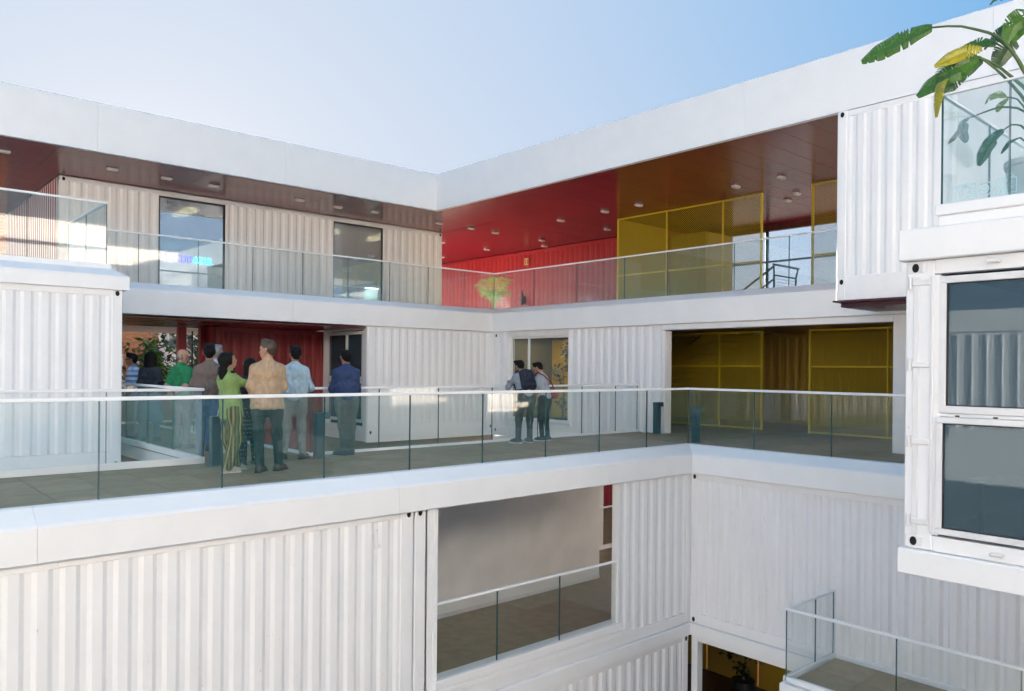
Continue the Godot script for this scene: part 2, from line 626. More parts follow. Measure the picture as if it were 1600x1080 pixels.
# deck of tiles with open joints over a dark bed; holes are given by the rectangles one lists
func deck(called: String, rects: Array, y: float, size_u: float, size_v: float, under: Material, thick := 0.25) -> void:
	var root := structure_root(called)
	var mb := MB.new()
	for r in rects:
		mb.box(r[0], r[1], y - thick, y - 0.028, r[2], r[3], 0.0)
	part(root, "slab", mb, under)
	mb = MB.new()
	for r in rects:
		mb.box(r[0] + 0.01, r[1] - 0.01, y - 0.026, y - 0.0235, r[2] + 0.01, r[3] - 0.01, 0.0)
	part(root, "tile_bed", mb, M.joint)
	var shared := {}
	var n := 0
	for r in rects:
		var nu := maxi(1, roundi((r[1] - r[0]) / size_u))
		var nv := maxi(1, roundi((r[3] - r[2]) / size_v))
		var du: float = (r[1] - r[0]) / nu
		var dv: float = (r[3] - r[2]) / nv
		var key := "%.3f %.3f" % [du, dv]
		for i in nu:
			for j in nv:
				var m := (i * 7 + j * 5 + (i * j) % 3) % 4
				if not shared.has(key + str(m)):
					var t := MB.new()
					t.cube(Vector3(-du / 2 + 0.006, -0.022, -dv / 2 + 0.006), Vector3(du / 2 - 0.006, 0, dv / 2 - 0.006), 0.003)
					shared[key + str(m)] = t.mesh()
				n += 1
				put(root, "deck_tile", shared[key + str(m)], M["deck_%d" % m], P3(r[0] + (i + 0.5) * du, y + rng.randf_range(-0.001, 0.001), r[2] + (j + 0.5) * dv))


func ceiling(called: String, label: String, rects: Array, y: float, size_u: float, size_v: float, mats: Array) -> void:
	var root := thing(called, label, "ceiling", P3(rects[0][0], y, rects[0][2]))
	var shared := {}
	for r in rects:
		var nu := maxi(1, roundi((r[1] - r[0]) / size_u))
		var nv := maxi(1, roundi((r[3] - r[2]) / size_v))
		var du: float = (r[1] - r[0]) / nu
		var dv: float = (r[3] - r[2]) / nv
		for i in nu:
			for j in nv:
				var m := (i * 5 + j * 3 + (i * j) % 2) % mats.size()
				var key := "%.3f %.3f %d" % [du, dv, m]
				if not shared.has(key):
					var t := MB.new()
					t.cube(Vector3(-du / 2 + 0.002, 0, -dv / 2 + 0.002), Vector3(du / 2 - 0.002, 0.02, dv / 2 - 0.002), 0.002)
					shared[key] = t.mesh()
				put(root, "ceiling_panel", shared[key], mats[m], P3(r[0] + (i + 0.5) * du, y + rng.randf_range(0.0, 0.0012), r[2] + (j + 0.5) * dv) - root.position)


# expanded-metal sheet in a frame, on a U face
func mesh_screen(label: String, F: Array, posts: Array, y0: float, y1: float, bars: Array) -> Node3D:
	posts.sort()
	var a0: float = posts[0]
	var a1: float = posts[-1]
	var root := thing("mesh_screen", label, "screen", fp(F, a0, y0, 0), "yellow mesh screens")
	for i in posts.size():
		var mb := MB.new()
		var w := 0.05 if i == 0 or i == posts.size() - 1 else 0.032
		fbox(mb, F, posts[i] - w / 2, posts[i] + w / 2, y0, y1, -0.03, 0.03)
		part(root, "frame_post", mb, M.yellow_steel)
	for y in [y0 + 0.025, y1 - 0.025] + bars:
		var mb := MB.new()
		fbox(mb, F, a0 + 0.025, a1 - 0.025, y - 0.022, y + 0.022, -0.022, 0.022)
		part(root, "frame_bar", mb, M.yellow_steel)
	for i in posts.size() - 1:
		var mb := MB.new()
		var s: float = posts[i]
		var e: float = posts[i + 1]
		var dx := 0.029
		var dy := 0.031
		var cnt := roundi((e - s) / dx)
		var rows := roundi((y1 - y0) / dy)
		dx = (e - s) / cnt
		dy = (y1 - y0) / rows
		for r in rows:
			for k in cnt:
				var up := (k + r) % 2 == 0
				var ya := y0 + r * dy + (0.0 if up else dy)
				var yb := y0 + r * dy + (dy if up else 0.0)
				var hw := 0.008
				mb.quad(fp(F, s + k * dx, ya - hw, -0.026), fp(F, s + (k + 1) * dx, yb - hw, -0.026), fp(F, s + (k + 1) * dx, yb + hw, -0.036), fp(F, s + k * dx, ya + hw, -0.036), fn(F))
		part(root, "mesh_sheet", mb, M.yellow_mesh)
	return root


func ceiling_lamp() -> Node3D:
	var t := thing("ceiling_light", "", "light", Vector3.ZERO, "surface-mounted ceiling lights")
	var mb := MB.new()
	mb.cube(Vector3(-0.125, -0.05, -0.06), Vector3(0.125, 0.0, 0.06), 0.012)
	part(t, "housing", mb, M.lamp_body)
	mb = MB.new()
	mb.cube(Vector3(-0.105, -0.056, -0.045), Vector3(0.105, -0.0505, 0.045), 0.003)
	part(t, "diffuser", mb, M.lamp_face)
	return t


func bollard() -> Node3D:
	var t := thing("bollard_light", "", "bollard", Vector3.ZERO, "dark blue bollard lights on the walkway")
	var mb := MB.new()
	mb.cube(Vector3(-0.075, 0.012, -0.06), Vector3(0.075, 0.64, 0.06), 0.006)
	part(t, "post", mb, M.bollard_paint)
	mb = MB.new()
	mb.cube(Vector3(-0.075, 0.64, -0.065), Vector3(0.17, 0.74, 0.065), 0.006)
	var hd := part(t, "lamp_head", mb, M.bollard_paint)
	mb = MB.new()
	mb.cube(Vector3(0.085, 0.633, -0.05), Vector3(0.16, 0.639, 0.05), 0.0)
	part(hd, "diffuser", mb, M.lamp_face)
	mb = MB.new()
	mb.cube(Vector3(-0.11, 0.0, -0.09), Vector3(0.11, 0.012, 0.09), 0.003)
	part(t, "base_plate", mb, M.bollard_paint)
	return t


func row_box(mb: MB, u0: float, u1: float, y0: float, y1: float, v0: float, v1: float) -> void:
	mb.box(u0, u1, y0, y1, v0, v1, 0.0)


func lights_and_camera() -> void:
	var cam := Camera3D.new()
	cam.name = "camera"
	cam.projection = Camera3D.PROJECTION_FRUSTUM
	cam.near = 0.1
	cam.size = 0.1 * 1080.0 / 1217.62
	cam.frustum_offset = Vector2(0, 0.1 * 35.57 / 1217.62)
	cam.far = 900.0
	var yaw := deg_to_rad(41.6914)
	var roll := 0.54573
	var fwd := P3(sin(yaw), 0, cos(yaw))
	var right := P3(cos(yaw), 0, -sin(yaw))
	var b := Basis(right, Vector3.UP, -fwd)
	cam.transform = Transform3D(b.rotated(fwd, deg_to_rad(-roll)), Vector3(0, 1.5, 0))
	add_child(cam)
	cam.current = true

	var sun_dir := P3(0.3, 0.11, 1.0).normalized()
	var we := WorldEnvironment.new()
	we.name = "environment"
	var e := Environment.new()
	e.background_mode = Environment.BG_SKY
	var sk := Sky.new()
	var ps := PanoramaSkyMaterial.new()
	ps.panorama = ImageTexture.create_from_image(sky_image(sun_dir))
	sk.sky_material = ps
	e.sky = sk
	e.tonemap_mode = Environment.TONE_MAPPER_LINEAR
	e.tonemap_exposure = EXPOSURE
	e.sdfgi_enabled = true
	e.ssao_enabled = true
	e.ssil_enabled = true
	we.environment = e
	add_child(we)

	var sun := DirectionalLight3D.new()
	sun.name = "sun"
	sun.light_energy = 1.6
	sun.light_color = Color(1.0, 0.93, 0.84)
	sun.light_angular_distance = 0.5
	sun.shadow_enabled = true
	sun.sky_mode = DirectionalLight3D.SKY_MODE_LIGHT_ONLY
	add_child(sun)
	sun.look_at_from_position(Vector3.ZERO, -sun_dir)

const BACK := -6.0
const EXPOSURE := 10.4


func lit_panel(root: Node3D, u0: float, u1: float, v0: float, v1: float, y: float, energy: float) -> void:
	var mb := MB.new()
	mb.box(u0, u1, y, y + 0.03, v0, v1, 0.0)
	part(root, "lit_panel", mb, M.lit_panel)
	var l := AreaLight3D.new()
	l.name = "panel_light"
	l.area_size = Vector2(u1 - u0, v1 - v0)
	l.light_color = Color(1.0, 0.93, 0.75)
	l.light_energy = energy
	l.shadow_enabled = true
	l.set("area_range", 20.0)
	l.set("area_attenuation", 2.0)
	add_child(l, true)
	l.look_at_from_position(P3((u0 + u1) / 2, y - 0.02, (v0 + v1) / 2), P3((u0 + u1) / 2, y - 1.0, (v0 + v1) / 2), Vector3(0, 0, 1))


func build_ground() -> void:
	var mb := MB.new()
	mb.box(-600, 600, -7.2, -6.6, -600, 600)
	structure("ground", mb, M.asphalt)
	mb = MB.new()
	mb.box(-22, 12.5, -6.59, -6.45, -15, 8.8)
	structure("courtyard_paving", mb, M.concrete)


func build_roof() -> void:
	var t := thing("roof_canopy", "flat white roof with a deep plain fascia running round the top of the courtyard", "roof", P3(13.2, 6.0, 18.15))
	var prof := [[-0.5, 7.03], [-0.02, 7.04], [0.0, 7.02], [0.0, 6.0], [-0.12, 6.0]]
	var g := 0.0015
	var cuts := [-9.0, -4.06, 0.16, 4.38, 8.6, 13.2]
	for i in cuts.size() - 1:
		var mb := MB.new()
		var last: bool = i == cuts.size() - 2
		sweep(mb, prof, [[cuts[i] + g, 18.15, 0, -1], [cuts[i + 1] - (0.0 if last else g), 18.15, -1 if last else 0, -1]])
		part(t, "fascia_panel", mb, M.white_coping)
	cuts = [18.15, 12.42, 8.2, 3.98, -0.24, -4.0]
	for i in cuts.size() - 1:
		var mb := MB.new()
		sweep(mb, prof, [[13.2, cuts[i] - (0.0 if i == 0 else g), -1, -1 if i == 0 else 0], [13.2, cuts[i + 1] + g, -1, 0]])
		part(t, "fascia_panel", mb, M.white_coping)
	var mb := MB.new()
	mb.box(-9, 22.2, 6.03, 6.99, 18.22, 28.2)
	mb.box(13.28, 22.2, 6.03, 6.99, -4, 18.21)
	part(t, "roof_slab", mb, M.white_coping)
	var rb := [M.red_board_0, M.red_board_1, M.red_board_2]
	ceiling("gallery_ceiling", "glossy dark red boarded ceiling over the upper left gallery", [[-9, 13.21, 18.29, 20.99]], 6.0, 3.0, 0.55, rb)
	ceiling("corner_ceiling", "red boarded ceiling over the upper right gallery and red passage", [[13.32, 22.1, 6.42, 18.28], [13.22, 15.5, 18.29, 20.99], [15.54, 22.1, 18.29, 28.1]], 6.0, 3.0, 0.6, rb)
	ceiling("left_passage_ceiling", "red boarded ceiling of the passage at the far upper left", [[-9, 4.23, 21.0, 28.1]], 6.0, 3.0, 0.55, rb)
	mb = MB.new()
	mb.box(21.95, 22.1, 5.82, 5.995, 6.4, 28)
	part(t, "edge_beam", mb, M.dark_board)


func build_level_three() -> void:
	# slab edge round the courtyard
	var t := thing("upper_walkway", "white slab edge of the top floor gallery with sloped coping", "walkway", P3(15.1, 2.56, 17.8))
	var prof := [[-0.1, 3.25], [0.14, 3.245], [0.35, 3.10], [0.36, 3.07], [0.36, 2.57], [0.34, 2.56], [-0.1, 2.56]]
	var mb := MB.new()
	var seams := [-9.0, -0.2, 4.2, 8.5, 12.8, 15.1]
	for k in 5:
		mb = MB.new()
		var last := k == 4
		sweep(mb, prof, [[seams[k] + 0.0015, 17.8, 0, -1], [seams[k + 1] - (0.0 if last else 0.0015), 17.8, -1 if last else 0, -1]])
		part(t, "coping", mb, M.white_coping)
	mb = MB.new()
	sweep(mb, prof, [[15.1, 17.8, -1, -1], [15.1, -4, -1, 0]])
	part(t, "coping", mb, M.white_coping)
	mb = MB.new()
	mb.box(-9, 15.15, 2.6, 3.19, 17.88, 28.0)
	mb.box(15.18, 18.3, 2.6, 3.19, -4, 28.0)
	mb.box(18.301, 20.1, 2.6, 3.19, 16.2, 28.0)
	mb.box(18.301, 20.1, 2.6, 3.19, -4, 10.9)
	mb.box(20.101, 22.1, 2.6, 3.19, -4, 28.0)
	part(t, "slab", mb, M.plaster)
	deck("upper_deck", [[-9, 15.1, 17.9, 21.0], [15.2, 18.2, 6.5, 21.0]], 3.215, 1.2, 1.2, M.plaster, 0.02)

	# long container behind the left gallery
	var F := ["V", 21.0]
	t = thing("shipping_container", "long white corrugated container on the top floor with two tall windows behind the gallery railing", "container", P3(9.9, 3.2, 21.0))
	front(t, F, 4.25, 15.52, 3.2, 5.985, [[6.47, 8.27, 3.26, 5.86], [11.46, 13.27, 3.26, 5.86]], null, 0.14, 0.1, 0.14)
	shell(t, F, 4.25, 15.52, 3.2, 5.985, 7.0, M.plaster)
	mb = MB.new()
	corrugated(mb, ["U", 4.243], 21.16, 27.9, 3.2, 5.985)
	part(t, "red_end_panel", mb, M.red_paint)
	mb = MB.new()
	corrugated(mb, ["W", 15.53], 21.16, 27.9, 3.2, 5.985)
	part(t, "red_end_panel", mb, M.red_paint)
	window(t, F, 6.505, 8.235, 3.2801, 5.86, -0.02, 0.035, M.window_glass, [], M.gasket)
	window(t, F, 11.495, 13.235, 3.2801, 5.86, -0.02, 0.035, M.window_glass, [], M.gasket)
	mb = MB.new()
	mb.box(6.5, 8.24, 5.72, 5.84, 21.12, 21.2, 0.004)
	part(t, "blind_box", mb, M.dark_steel)
	mb = MB.new()
	mb.box(11.5, 13.23, 5.72, 5.84, 21.12, 21.2, 0.004)
	part(t, "blind_box", mb, M.dark_steel)
	var room := thing("lit_ceiling_panel", "two lit ceiling panels of the room behind the left upper window", "light", P3(7.85, 5.85, 23))
	lit_panel(room, 7.7, 7.98, 22.2, 23.7, 5.85, 0.35)
	lit_panel(room, 7.6, 7.88, 25.2, 26.7, 5.85, 0.35)
	room = thing("lit_ceiling_panel", "lit ceiling panels further right in the room behind the left upper window", "light", P3(10.6, 5.85, 27))
	lit_panel(room, 10.55, 10.85, 25.6, 27.2, 5.85, 0.35)
	room = thing("lit_ceiling_panel", "lit ceiling panel of the room behind the dark right upper window", "light", P3(14.3, 5.85, 23))
	lit_panel(room, 14.0, 14.3, 22.0, 23.4, 5.85, 0.35)
	lit_panel(room, 12.35, 12.65, 22.6, 23.6, 5.85, 0.35)
	build_blue_sign()

	railing("long glass railing round the upper gallery, bending at the corner palm", [[3.78, 17.8, 15.1, 17.8, [5.11, 6.37, 7.64, 8.91, 10.17, 11.43, 12.69, 13.96]], [15.1, 17.8, 15.1, 6.3, [16.05, 14.4, 12.74, 11.42, 9.6, 8.3]]], 3.24, 1.1, "", 0.0, 0.035, null, M.blue_glass)

	# red passage behind the corner
	t = thing("red_container", "bright red corrugated container wall at the back of the upper corner passage", "container", P3(20.2, 3.2, 20))
	front(t, ["U", 20.2], 15.42, 27.9, 3.2, 5.985, [], M.red_paint, 0.12, 0.12, 0.14, false)
	shell(t, ["U", 20.2], 15.42, 27.9, 3.2, 5.985, 1.7, M.red_paint)
	t = thing("exit_sign", "small pale pictogram sign fixed high on the red wall", "sign", P3(20.15, 5.5, 21.85))
	mb = MB.new()
	mb.box(20.135, 20.15, 5.44, 5.70, 21.74, 21.96, 0.003)
	part(t, "board", mb, mat("sign_board", lin(0.55, 0.48, 0.22), 0.5))
	mb = MB.new()
	mb.box(20.129, 20.134, 5.47, 5.66, 21.765, 21.8)
	mb.box(20.129, 20.134, 5.47, 5.66, 21.88, 21.915)
	part(t, "pictogram", mb, M.red_paint)
	t = thing("fire_extinguisher", "dark red fire extinguisher standing against the red wall below the sign", "fire extinguisher", P3(20.0, 3.25, 21.95))
	mb = MB.new()
	mb.tube([P3(20.0, 3.9, 21.95), P3(20.0, 4.3, 21.95), P3(20.0, 4.38, 21.95), P3(20.0, 4.42, 21.95)], [0.085, 0.085, 0.05, 0.03], 12)
	part(t, "cylinder", mb, mat("extinguisher_red", lin(0.12, 0.01, 0.01), 0.3))
	mb = MB.new()
	mb.bar(P3(20.0, 4.43, 21.95), P3(20.0, 4.47, 21.85), 0.02)
	mb.bar(P3(20.0, 4.42, 21.95), P3(19.93, 4.1, 22.02), 0.012)
	part(t, "valve", mb, M.hole)
	mb = MB.new()
	mb.box(20.085, 20.16, 3.95, 4.25, 21.9, 22.0)
	part(t, "bracket", mb, M.dark_steel)

	# yellow stair bay
	mesh_screen("upper yellow mesh screen of three bays beside the red passage", ["U", 17.8], [15.27, 13.49, 11.67, 10.54], 3.22, 5.99, [4.28])
	mesh_screen("upper yellow mesh screen next to the projecting white container", ["U", 17.8], [9.18, 7.4, 5.6], 3.22, 5.99, [4.28])
	t = thing("yellow_panel_wall", "yellow panelled side wall of the upper stair bay behind the mesh", "wall", P3(19, 3.2, 15.4))
	for k in 3:
		mb = MB.new()
		mb.box(17.86 + k * 0.77, 17.86 + k * 0.77 + 0.762, 3.2, 5.99, 15.3, 15.36, 0.006)
		part(t, "panel", mb, M.yellow_panel)
	t = thing("brown_container", "brown corrugated container end behind the upper yellow mesh", "container", P3(20.5, 3.2, 14.7))
	front(t, ["U", 20.5], 14.05, 15.4, 3.2, 5.8, [], M.brown_paint, 0.1, 0.1, 0.1, false)
	shell(t, ["U", 20.5], 14.05, 15.4, 3.2, 5.8, 1.5, M.brown_paint)
	t = thing("window_wall", "dark steel posts and crossbar of the open stair bay against the bright sky", "window wall", P3(22, 3.2, 13))
	for p in [[14.75], [12.83], [8.6]]:
		mb = MB.new()
		mb.box(21.97, 22.03, 3.2, 5.82, p[0] - 0.045, p[0] + 0.045, 0.004)
		part(t, "post", mb, M.dark_steel)
	mb = MB.new()
	mb.box(21.98, 22.02, 4.84, 4.9, 6.4, 15.4, 0.004)
	part(t, "crossbar", mb, M.dark_steel)
	build_stair()

	# container that closes the gallery on the right
	F = ["U", 13.2]
	t = thing("shipping_container", "white corrugated container projecting at the right end of the top floor under the roof", "container", P3(13.2, 2.69, 4.5))
	front(t, F, -3.0, 6.37, 2.69, 5.985, [[-1.2, 4.5, 3.3, 5.86]], null, 0.45, 0.1, 0.16, false, 0.25, 0.015)
	casting(t, F, 6.28, 5.93, M.white_paint)
	casting(t, F, 6.27, 3.04, M.white_paint)
	for k in 3:
		mb = MB.new()
		fbox(mb, F, -1.16 + k * 1.877, -1.16 + k * 1.877 + 1.87, 3.31, 5.86, -0.05, -0.006, 0.004)
		part(t, "smooth_panel", mb, M.white_frame)
	shell(t, F, -3.0, 6.37, 2.72, 5.985, 2.3, M.plaster)
	mb = MB.new()
	mb.box(13.05, 13.36, 2.685, 2.715, -3, 6.36)
	mb.box(13.36, 15.4, 2.62, 2.715, -3, 6.36)
	part(t, "underside", mb, M.purple_board)


func build_stair() -> void:
	var t := thing("stair", "dark yellow steel stair rising behind the yellow mesh screens to the top floor", "stairs", P3(19.2, 0, 16.2))
	var n := 17
	var v0 := 16.2
	var v1 := 11.2
	for s in [18.4, 20.0]:
		var mb := MB.new()
		var a := P3(s, -0.1, v0)
		var b := P3(s, 3.1, v1)
		var up := Vector3(0, 0.30, 0)
		var w := Vector3(0.025, 0, 0)
		mb.quad(a - w, b - w, b - w + up, a - w + up, Vector3.LEFT)
		mb.quad(a + w, b + w, b + w + up, a + w + up, Vector3.RIGHT)
		mb.quad(a - w + up, a + w + up, b + w + up, b - w + up, Vector3.UP)
		mb.quad(a - w, a + w, b + w, b - w, Vector3.DOWN)
		part(t, "stringer", mb, M.yellow_panel)
	for i in n:
		var mb := MB.new()
		var v := lerpf(v0, v1, (i + 0.5) / n)
		mb.box(18.43, 19.97, 3.2 * (i + 1) / (n + 1) - 0.02, 3.2 * (i + 1) / (n + 1) + 0.02, v - 0.16, v + 0.16, 0.004)
		part(t, "tread", mb, M.yellow_panel)
	t = thing("stair_handrail", "dark steel handrail with thin wires at the head of the stair", "handrail", P3(19, 3.2, 10.87))
	var m := MB.new()
	m.bar(P3(19, 2.6, 13.55), P3(19, 4.29, 10.87), 0.032)
	part(t, "sloped_rail", m, M.dark_steel)
	m = MB.new()
	m.bar(P3(19, 2.25, 13.55), P3(19, 3.95, 10.87), 0.026)
	part(t, "sloped_rail", m, M.dark_steel)
	for u in [19.0, 20.15]:
		m = MB.new()
		m.bar(P3(u, 3.19, 10.87), P3(u, 4.05, 10.87), 0.028)
		m.bar(P3(u, 4.05, 10.87), P3(u + (0.12 if u > 19.5 else -0.02), 4.33, 10.87), 0.024)
		part(t, "post", m, M.dark_steel)
	m = MB.new()
	m.bar(P3(18.95, 4.33, 10.87), P3(20.3, 4.33, 10.87), 0.03)
	part(t, "top_rail", m, M.dark_steel)
	m = MB.new()
	m.bar(P3(19, 4.05, 10.87), P3(20.15, 4.05, 10.87), 0.022)
	part(t, "middle_rail", m, M.dark_steel)
	for k in 9:
		m = MB.new()
		m.bar(P3(19, 3.28 + k * 0.085, 10.87), P3(20.15, 3.28 + k * 0.085, 10.87), 0.006, -1, 5)
		part(t, "wire", m, M.dark_steel)


func build_blue_sign() -> void:
	var t := thing("window_lettering", "glowing violet and cyan lettering in the left upper window", "lettering", P3(6.72, 4.2, 20.95))
	var font := SystemFont.new()
	font.font_names = PackedStringArray(["Droid Sans"])
	var x := 6.70
	for k in 2:
		var tm := TextMesh.new()
		tm.text = ["INCUB", "AZUL"][k]
		tm.font = font
		tm.font_size = 32
		tm.pixel_size = 0.0072
		tm.depth = 0.012
		tm.horizontal_alignment = HORIZONTAL_ALIGNMENT_LEFT
		var mi := put(t, "letters", tm, M.sign_violet if k == 0 else M.sign_cyan)
		mi.position = P3(x, 4.28, 21.0) - t.position
		x += tm.get_aabb().size.x + 0.012


func build_terrace_left() -> void:
	# white container stack at the left edge with a roof terrace
	var F := ["V", 14.65]
	var t := thing("shipping_container", "white corrugated container at the left edge beside the group of people", "container", P3(-2, -0.29, 14.65))
	front(t, F, -8.2, 3.95, -0.29, 2.80, [], null, 0.29, 0.12, 0.17)
	shell(t, F, -8.2, 3.95, -0.29, 2.80, 2.4, M.white_paint)
	var mb := MB.new()
	fbox(mb, F, 3.47, 3.53, 2.45, 2.58, 0.012, 0.03)
	part(t, "lock_plate", mb, M.white_paint)
	mb = MB.new()
	corrugated(mb, ["W", 3.952], 14.83, 17.0, -0.25, 2.78)
	part(t, "end_panel", mb, M.white_paint)
	t = thing("roof_terrace", "white terrace edge on top of the left container", "terrace", P3(3.75, 2.8, 14.9))
	var prof := [[-0.3, 3.25], [0.10, 3.248], [0.11, 3.16], [0.335, 3.03], [0.34, 2.98], [0.34, 2.79], [-0.3, 2.79]]
	mb = MB.new()
	sweep(mb, prof, [[-9, 14.9, 0, -1], [3.70, 14.9, 1, -1]])
	sweep(mb, prof, [[3.70, 14.9, 1, -1], [3.70, 17.43, 1, 0]])
	part(t, "coping", mb, M.white_coping)
	mb = MB.new()
	mb.box(-9, 3.6, 2.85, 3.2, 14.95, 17.87)
	part(t, "slab", mb, M.concrete)
	railing("glass railing of the terrace above the left container", [[-8.5, 14.9, 3.75, 14.9, [-7.0, -5.4, -3.8, -2.2, -0.6, 1.0, 2.55]], [3.75, 14.9, 3.75, 17.7, [16.3]]], 3.24, 1.1, "", 0.0, 0.035, null, M.blue_glass)


func build_level_two() -> void:
	# front walkway and its parapet
	var t := thing("walkway_parapet", "white sloped parapet along the front edge of the middle walkway", "parapet", P3(12.83, -0.5, 9.16))
	var prof := [[-0.05, 0.05], [0.10, 0.048], [0.14, 0.02], [0.33, -0.09], [0.36, -0.12], [0.36, -0.46], [0.34, -0.475], [0.05, -0.475]]
	var mb := MB.new()
	var seams := [-9.0, -2.6, 1.62, 5.84, 10.06, 12.83]
	for k in 5:
		mb = MB.new()
		var last := k == 4
		sweep(mb, prof, [[seams[k] + 0.0015, 9.16, 0, -1], [seams[k + 1] - (0.0 if last else 0.0015), 9.16, -1 if last else 0, -1]])
		part(t, "coping", mb, M.white_coping)
	mb = MB.new()
	sweep(mb, prof, [[12.83, 9.16, -1, -1], [12.83, -4, -1, 0]])
	part(t, "coping", mb, M.white_coping)
	deck("walkway_deck", [[-6, 4.4, 9.2, 12.06], [4.4, 12.8, 9.2, 12.06], [12.8, 14.84, 9.2, 12.06]], 0.0, 0.6, 0.6, M.white_paint)
	deck("side_walkway_deck", [[12.87, 14.84, -2, 9.19], [14.845, 17.6, -2, 11.3], [15.02, 17.6, 11.305, 14.1]], 0.0, 1.2, 1.2, M.white_paint)
	deck("landing_deck", [[4.4, 6.2, 12.065, 17.5]], 0.0, 0.6, 0.6, M.white_paint)
	deck("passage_deck", [[-9, 4.39, 17.2, 21.4], [4.4, 6.2, 17.51, 21.4], [6.21, 10.5, 20.3, 21.4]], 0.0, 1.2, 1.2, M.white_paint)
	mb = MB.new()
	mb.box(17.65, 22.1, -0.25, -0.002, -2, 17.4, 0)
	structure("stair_bay_floor", mb, M.deck_0)
	var jr := [2.25, 3.58, 4.91, 6.24, 7.57, 8.91, 10.22, 11.53]
	railing("long front glass railing of the middle walkway, bending at the inner corner", [[-6, 9.16, 12.83, 9.16, [-4.4, -3.1, -1.75, -0.42, 0.92] + jr], [12.83, 9.16, 12.83, -2, [7.71, 6.25, 4.9, 3.5, 2.0, 0.6]]], 0.04, 1.11, "", 0.0)
	railing("glass railing along the left void behind the walkway", [[-6, 12.05, 4.4, 12.05, [-4.0, -2.6, -1.2, 0.2, 1.6, 3.05]], [4.4, 12.05, 4.4, 17.1, [13.35, 14.7, 16.0]]], 0.02, 1.13, "", 0.08)
	railing("glass railing along the right void that several people lean on", [[6.2, 12.05, 14.8, 12.05, [7.54, 8.86, 10.2, 11.48, 12.85, 14.0]], [6.2, 12.05, 6.2, 20.2, [13.4, 14.75, 16.1, 17.5, 18.9]]], 0.01, 1.14, "", 0.035)
	mb = MB.new()
	mb.box(-9, 4.3, -0.75, -0.42, 12.1, 14.6, 0.01)
	structure("void_roof_slab", mb, M.white_coping)
	t = thing("rail_post", "thin white end post of the back railing at the white container", "post", P3(14.72, 0, 12.12))
	mb = MB.new()
	mb.bar(P3(14.72, 0.0, 11.75), P3(14.72, 0.95, 11.75), 0.028)
	part(t, "tube", mb, M.white_frame)
	mb = MB.new()
	mb.bar(P3(14.72, 0.0, 11.75), P3(14.72, 0.03, 11.75), 0.055, -1, 12)
	part(t, "foot", mb, M.white_frame)

	# the container with the end window
	var F := ["V", 17.5]
	t = thing("shipping_container", "white corrugated container between the red passage and the inner corner on the middle floor", "container", P3(12.7, -0.46, 17.5))
	front(t, F, 10.6, 14.87, -0.46, 2.55, [], null, 0.42, 0.03, 0.17, false)
	for p in [[10.69, -0.2], [14.74, -0.2]]:
		casting(t, F, p[0], p[1], M.white_paint)
	mb = MB.new()
	fbox(mb, F, 10.77, 14.66, -0.05, -0.03, 0.008, 0.02)
	part(t, "rail_lip", mb, M.white_paint)
	F = ["U", 10.59]
	front(t, F, 17.52, 19.85, -0.44, 2.56, [[17.68, 19.66, -0.05, 2.46]], null, 0.38, 0.08, 0.13, false)
	window(t, F, 17.72, 19.62, 1.16, 2.44, 0.0, 0.085, M.dark_glass, [18.6])
	window(t, F, 17.72, 19.62, 0.04, 1.15, 0.0, 0.085, M.dark_glass)
	for v in [18.1, 19.2]:
		mb = MB.new()
		fbox(mb, F, v - 0.12, v + 0.12, -0.22, -0.17, 0.012, 0.05)
		part(t, "door_catch", mb, M.white_frame)
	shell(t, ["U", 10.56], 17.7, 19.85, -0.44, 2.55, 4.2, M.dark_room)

	# red passage on the middle floor
	t = thing("red_container", "dark red corrugated container wall behind the group of people", "container", P3(9, -3.2, 20.2))
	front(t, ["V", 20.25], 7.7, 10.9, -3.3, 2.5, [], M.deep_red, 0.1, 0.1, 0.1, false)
	shell(t, ["V", 20.25], 7.7, 10.9, -3.3, 2.5, 0.8, M.red_paint)
	ceiling("passage_ceiling", "dark red boarded ceiling of the open passage above the people", [[-9, 10.55, 17.52, 21.3]], 2.5, 3.2, 0.6, [M.dark_board, M.red_board_0])
	t = thing("red_column", "red steel column at the open back of the passage, left of the glass panel", "column", P3(7.1, 0, 21))
	mb = MB.new()
	mb.box(7.0, 7.2, 0, 2.49, 20.9, 21.1, 0.01)
	part(t, "shaft", mb, M.red_paint)
	t = thing("red_column", "red steel column at the open back of the passage, beside the red container", "column", P3(7.62, 0, 21))
	mb = MB.new()
	mb.box(7.56, 7.68, 0, 2.49, 20.9, 21.1, 0.01)
	part(t, "shaft", mb, M.red_paint)
	t = thing("glazed_partition", "narrow framed glass partition between the two red columns", "partition", P3(7.4, 0, 21))
	mb = MB.new()
	mb.box(7.365, 7.395, 0.1, 2.4, 20.97, 21.03)
	part(t, "mullion", mb, M.dark_steel)
	mb = MB.new()
	mb.box(7.22, 7.54, 0.1, 2.45, 20.995, 21.005)
	part(t, "pane", mb, M.glass)
	railing("low glass railing at the open back of the passage", [[-3, 21.2, 6.95, 21.2, [-1.5, 0, 1.5, 3.0, 4.4, 5.7]]], 0.0, 1.1, "", 0.06)

	# wall right of the corner
	F = ["U", 14.85]
	t = thing("shipping_container", "white corrugated container right of the inner corner with a wide window", "container", P3(14.85, -0.46, 14.4))
	front(t, F, 11.38, 17.486, -0.46, 2.6, [[14.4, 16.85, 0.1, 2.58]], null, 0.28, 0.02, 0.15, false)
	for p in [[17.36, 2.45], [17.36, -0.3]]:
		casting(t, F, p[0], p[1], M.white_paint)
	window(t, F, 14.44, 16.81, 0.06, 2.40, -0.1, 0.06, M.glass, [16.1])
	mb = MB.new()
	fbox(mb, F, 14.42, 16.83, 2.40, 2.56, -0.12, -0.03)
	part(t, "lintel", mb, M.white_frame)
	mb = MB.new()
